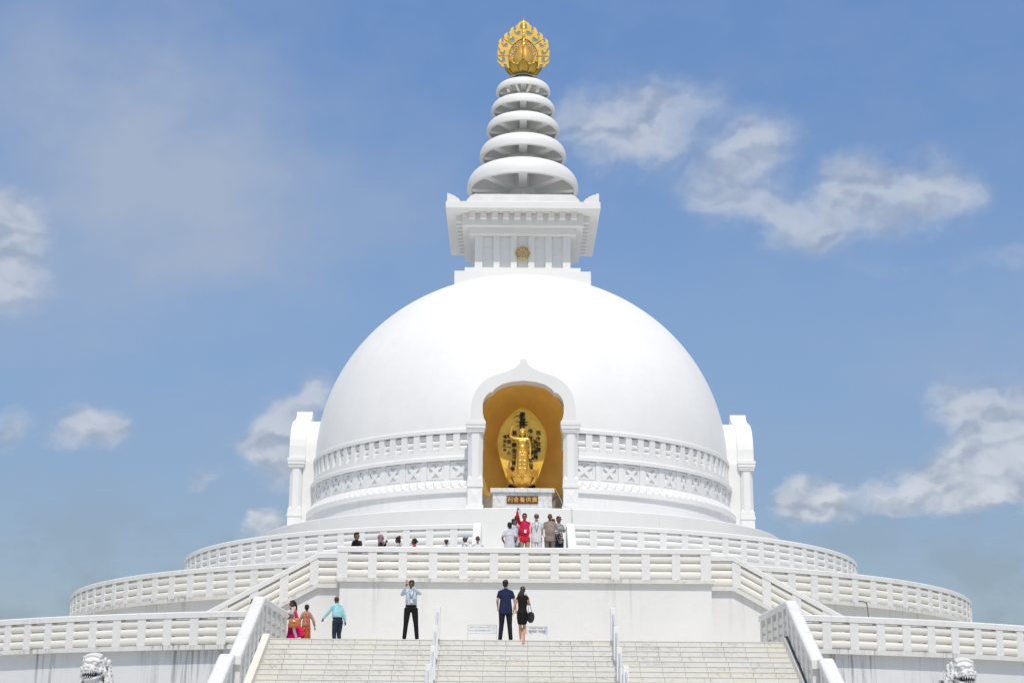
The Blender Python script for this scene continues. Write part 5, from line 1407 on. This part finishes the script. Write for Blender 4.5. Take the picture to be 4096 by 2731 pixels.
# ------------------------------------------------------------------ camera
FPX, PITCH, ROLL, YAW, EX, DD = 6251.6, .2588, .0074, .0007, -.5598, 78.0
cam = bpy.data.cameras.new('camera'); co = bpy.data.objects.new('camera', cam); COL.objects.link(co)
cam.sensor_width = 36; cam.lens = FPX/4096*36; cam.clip_start = .5; cam.clip_end = 5000
fwd = V((math.sin(YAW)*math.cos(PITCH), math.cos(YAW)*math.cos(PITCH), math.sin(PITCH)))
r0 = V((math.cos(YAW), -math.sin(YAW), 0)); u0 = V((-math.sin(YAW)*math.sin(PITCH), -math.cos(YAW)*math.sin(PITCH), math.cos(PITCH)))
rg = r0*math.cos(ROLL) + u0*math.sin(ROLL); up = u0*math.cos(ROLL) - r0*math.sin(ROLL)
M = Matrix((rg, up, -fwd)).transposed().to_4x4(); M.translation = V((EX, -DD, 1.6)); co.matrix_world = M
SC.camera = co

# ------------------------------------------------------------------ light and sky
sun = bpy.data.lights.new('sun', 'SUN'); so = bpy.data.objects.new('sun', sun); COL.objects.link(so)
sun.energy = 2.7; sun.angle = R_(.55); sun.color = (1, .945, .86)
az = R_(SUN_AZ); el = R_(SUN_EL)
sd = V((math.sin(az)*math.cos(el), -math.cos(az)*math.cos(el), math.sin(el)))     # towards the sun
so.rotation_euler = sd.to_track_quat('Z', 'Y').to_euler()
so.location = sd*120
W = bpy.data.worlds.new('World'); SC.world = W; W.use_nodes = True; W.node_tree.nodes.clear()
n = N(W.node_tree)
out = n.add('ShaderNodeOutputWorld'); bg = n.add('ShaderNodeBackground'); n.l.new(bg.outputs[0], out.inputs[0])
sky = n.add('ShaderNodeTexSky', sky_type='NISHITA', sun_disc=False, sun_elevation=el, sun_rotation=math.atan2(sd.x, sd.y), air_density=1.0, dust_density=.6, ozone_density=1.4)
tc = n.add('ShaderNodeTexCoord').outputs['Generated']
sep = n.add('ShaderNodeSeparateXYZ', ins={0: tc})
azn = n.math('ARCTAN2', sep.outputs[0], sep.outputs[1]); eln = n.math('ARCSINE', sep.outputs[2])
SKYTINT = True
eld = n.math('MULTIPLY', eln, 180/PI); azd = n.math('MULTIPLY', azn, 180/PI)
cv = n.add('ShaderNodeCombineXYZ', ins={0: azd, 1: eld}).outputs[0]
wv = n.scale(cv, .13, .19, 1)
warp = n.add('ShaderNodeTexNoise', ins={'Vector': wv, 'Scale': 3.2, 'Detail': 6, 'Roughness': .58})
f1 = n.noise(wv, 2.2, 5, .55)
f2 = n.noise(wv, 9.0, 6, .6)
CL = []  # filled below: (az, el, raz, rel, strength)
CLOUDS_PX = [(1345, 290, 95, 80, .85), (1450, 285, 100, 85, .72), (1570, 245, 115, 65, .75), (1500, 345, 120, 50, .55), (1745, 320, 85, 75, .90), (1680, 400, 110, 75, .72), (1630, 470, 80, 55, .55), (1740, 480, 80, 60, .50), (1830, 505, 110, 62, .70), (1890, 545, 90, 42, .50),
 (1940, 400, 80, 45, .62), (2000, 410, 90, 55, .75), (2060, 470, 130, 65, .75), (2170, 430, 80, 75, .85), (1920, 460, 60, 45, .4), (2050, 620, 130, 30, .30), (2240, 610, 90, 30, .28), (2340, 600, 50, 45, .42),
 (2190, 930, 62, 58, 1.0), (2260, 960, 65, 62, .75), (2335, 950, 55, 75, 1.05), (2300, 1040, 95, 65, .95), (2200, 1080, 115, 55, .9), (2300, 1110, 130, 50, .75), (2090, 1140, 120, 38, .65), (1860, 1165, 85, 48, 1.0), (1930, 1160, 42, 36, .5), (1830, 1130, 42, 28, .5),
 (0, 500, 75, 95, 1.1), (35, 600, 80, 95, 1.0), (5, 670, 75, 60, .7), (210, 970, 62, 42, .85), (260, 1000, 52, 38, .6), (150, 1010, 50, 28, .4), (15, 985, 65, 52, .6), (722, 900, 38, 52, 1.0), (680, 960, 62, 62, 1.0), (620, 1000, 62, 58, .9), (650, 1070, 95, 62, .75), (610, 1215, 50, 40, 1.0), (465, 1090, 44, 28, .55), (850, 625, 34, 16, .35)]
HAZE_PX = [(180, 230, 340, 250, .62), (420, 320, 260, 190, .55), (600, 480, 260, 120, .55), (250, 540, 300, 110, .42), (120, 720, 260, 120, .40), (540, 620, 200, 60, .3), (980, 460, 110, 120, .25), (700, 1050, 300, 160, .2), (2250, 800, 250, 120, .25), (1200, 480, 120, 80, .2)]
def px2ae(px, py):
    a, b = (px-1176)*1.7415, (py-784)*1.7415
    v = rg*(a/FPX) - up*(b/FPX) + fwd
    return math.degrees(math.atan2(v.x, v.y)), math.degrees(math.asin(v.normalized().z))
wx = n.math('MULTIPLY', n.math('SUBTRACT', n.add('ShaderNodeSeparateColor', ins={0: warp.outputs[1]}).outputs[0], .5), 2.4)
wy = n.math('MULTIPLY', n.math('SUBTRACT', n.add('ShaderNodeSeparateColor', ins={0: warp.outputs[1]}).outputs[1], .5), 2.0)
AX = n.math('ADD', azd, wx); EL = n.math('ADD', eld, wy)
k = math.degrees(1.7415/FPX)
BV = n.add('ShaderNodeCombineXYZ', ins={0: AX, 1: EL}).outputs[0]
def blobs(lst, base=.36):
    tot = 0.0
    for (px, py, rx, ry, s_) in lst:
        a, e = px2ae(px, py)
        sb = n.add('ShaderNodeVectorMath', operation='SUBTRACT', ins={0: BV, 1: (a, e, 0)}).outputs[0]
        ml = n.add('ShaderNodeVectorMath', operation='MULTIPLY', ins={0: sb, 1: (1/(rx*k), 1/(ry*k), 0)}).outputs[0]
        d2 = n.add('ShaderNodeVectorMath', operation='DOT_PRODUCT', ins={0: ml, 1: ml}).outputs[1]
        tot = n.math('MULTIPLY_ADD', n.math('POWER', base, d2), s_, tot)
    return tot
cl_ = blobs(CLOUDS_PX)
hz_ = blobs(HAZE_PX, .45)
# unseen clouds outside the framed sector, thickened to add fill light
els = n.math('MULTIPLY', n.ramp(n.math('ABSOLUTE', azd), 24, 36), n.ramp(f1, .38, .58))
tu = n.scale(BV, .42, .50, 1); off_ = n.add('ShaderNodeVectorMath', operation='ADD', ins={0: tu, 1: (-.03, .16, 0)}).outputs[0]
bl0 = n.noise(tu, 1.0, 5, .62); bl1 = n.noise(off_, 1.0, 4, .62)
relief = n.math('SUBTRACT', n.noise(tu, 1.15, 2, .5), n.noise(off_, 1.15, 2, .5))                    # lit from above
bil = n.math('SUBTRACT', n.math('ABSOLUTE', n.math('MULTIPLY', n.math('SUBTRACT', bl0, .5), 3.2)), .30)
dens = n.math('ADD', cl_, n.math('MULTIPLY', n.math('SUBTRACT', f1, .5), .42))
dens = n.math('ADD', dens, n.math('MULTIPLY', bil, .30))
dens = n.math('ADD', dens, n.math('MULTIPLY', n.math('SUBTRACT', f2, .5), .20))
core = n.math('ADD', n.math('ADD', .60, n.math('MULTIPLY', relief, 3.6)), n.math('ADD', n.math('MULTIPLY', n.math('SUBTRACT', bl0, .5), .5), n.math('MULTIPLY', n.math('SUBTRACT', f2, .5), .22)))
hiw = n.ramp(eld, 8, 14)
lo_ = n.math('ADD', .14, n.math('MULTIPLY', hiw, -.10)); hi_ = n.math('ADD', .76, n.math('MULTIPLY', hiw, .40))
mr = n.add('ShaderNodeMapRange', interpolation_type='SMOOTHSTEP', ins={0: dens, 1: lo_, 2: hi_})
dens = n.math('MULTIPLY', mr.outputs[0], n.ramp(cl_, .02, .20))
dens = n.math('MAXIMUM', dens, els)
hz = n.math('MULTIPLY', n.math('MULTIPLY', hz_, n.math('ADD', n.math('MULTIPLY', f1, 1.0), .35)), .92, clamp=True)
# hue and brightness trim of the physical sky with height, unseen overhead part boosted for fill
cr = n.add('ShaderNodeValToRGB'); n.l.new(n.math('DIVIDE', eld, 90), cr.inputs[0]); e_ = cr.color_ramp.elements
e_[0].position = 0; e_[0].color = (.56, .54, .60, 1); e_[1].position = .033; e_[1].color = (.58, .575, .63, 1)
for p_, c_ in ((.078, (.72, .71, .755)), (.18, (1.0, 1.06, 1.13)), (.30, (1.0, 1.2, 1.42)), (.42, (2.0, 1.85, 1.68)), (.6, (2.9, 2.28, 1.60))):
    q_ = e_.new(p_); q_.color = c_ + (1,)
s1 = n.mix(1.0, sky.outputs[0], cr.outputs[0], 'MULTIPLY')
lowc = n.ramp(eld, 3, 13)
cdark = n.mix(lowc, (3.2, 3.7, 4.3), (3.0, 3.55, 4.55)); clite = n.mix(lowc, (6.7, 6.9, 7.2), (4.9, 5.3, 6.0))
ccol = n.mix(n.ramp(core, .02, .98), cdark, clite)
s1 = n.mix(n.math('MULTIPLY', n.ramp(f1, .25, .75), .16), s1, (3.0, 3.6, 4.9))
s1 = n.mix(n.math('MULTIPLY', hz, 1.12, clamp=True), s1, (3.15, 3.85, 5.15))
# thin grey veils low down
veil = n.math('MULTIPLY', n.math('SUBTRACT', 1, n.ramp(eld, 3, 12)), n.ramp(f1, .42, .62))
s1 = n.mix(n.math('MULTIPLY', veil, .55), s1, (2.35, 2.95, 3.45))
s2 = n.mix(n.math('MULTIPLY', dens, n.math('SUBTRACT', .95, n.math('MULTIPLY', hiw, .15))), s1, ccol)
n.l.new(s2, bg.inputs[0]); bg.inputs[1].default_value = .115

SC.view_settings.view_transform = 'Standard'; SC.view_settings.look = 'None'; SC.view_settings.exposure = 0; SC.view_settings.gamma = 1
SC.cycles.max_bounces = 8; SC.cycles.diffuse_bounces = 5
SC.cycles.use_denoising = True
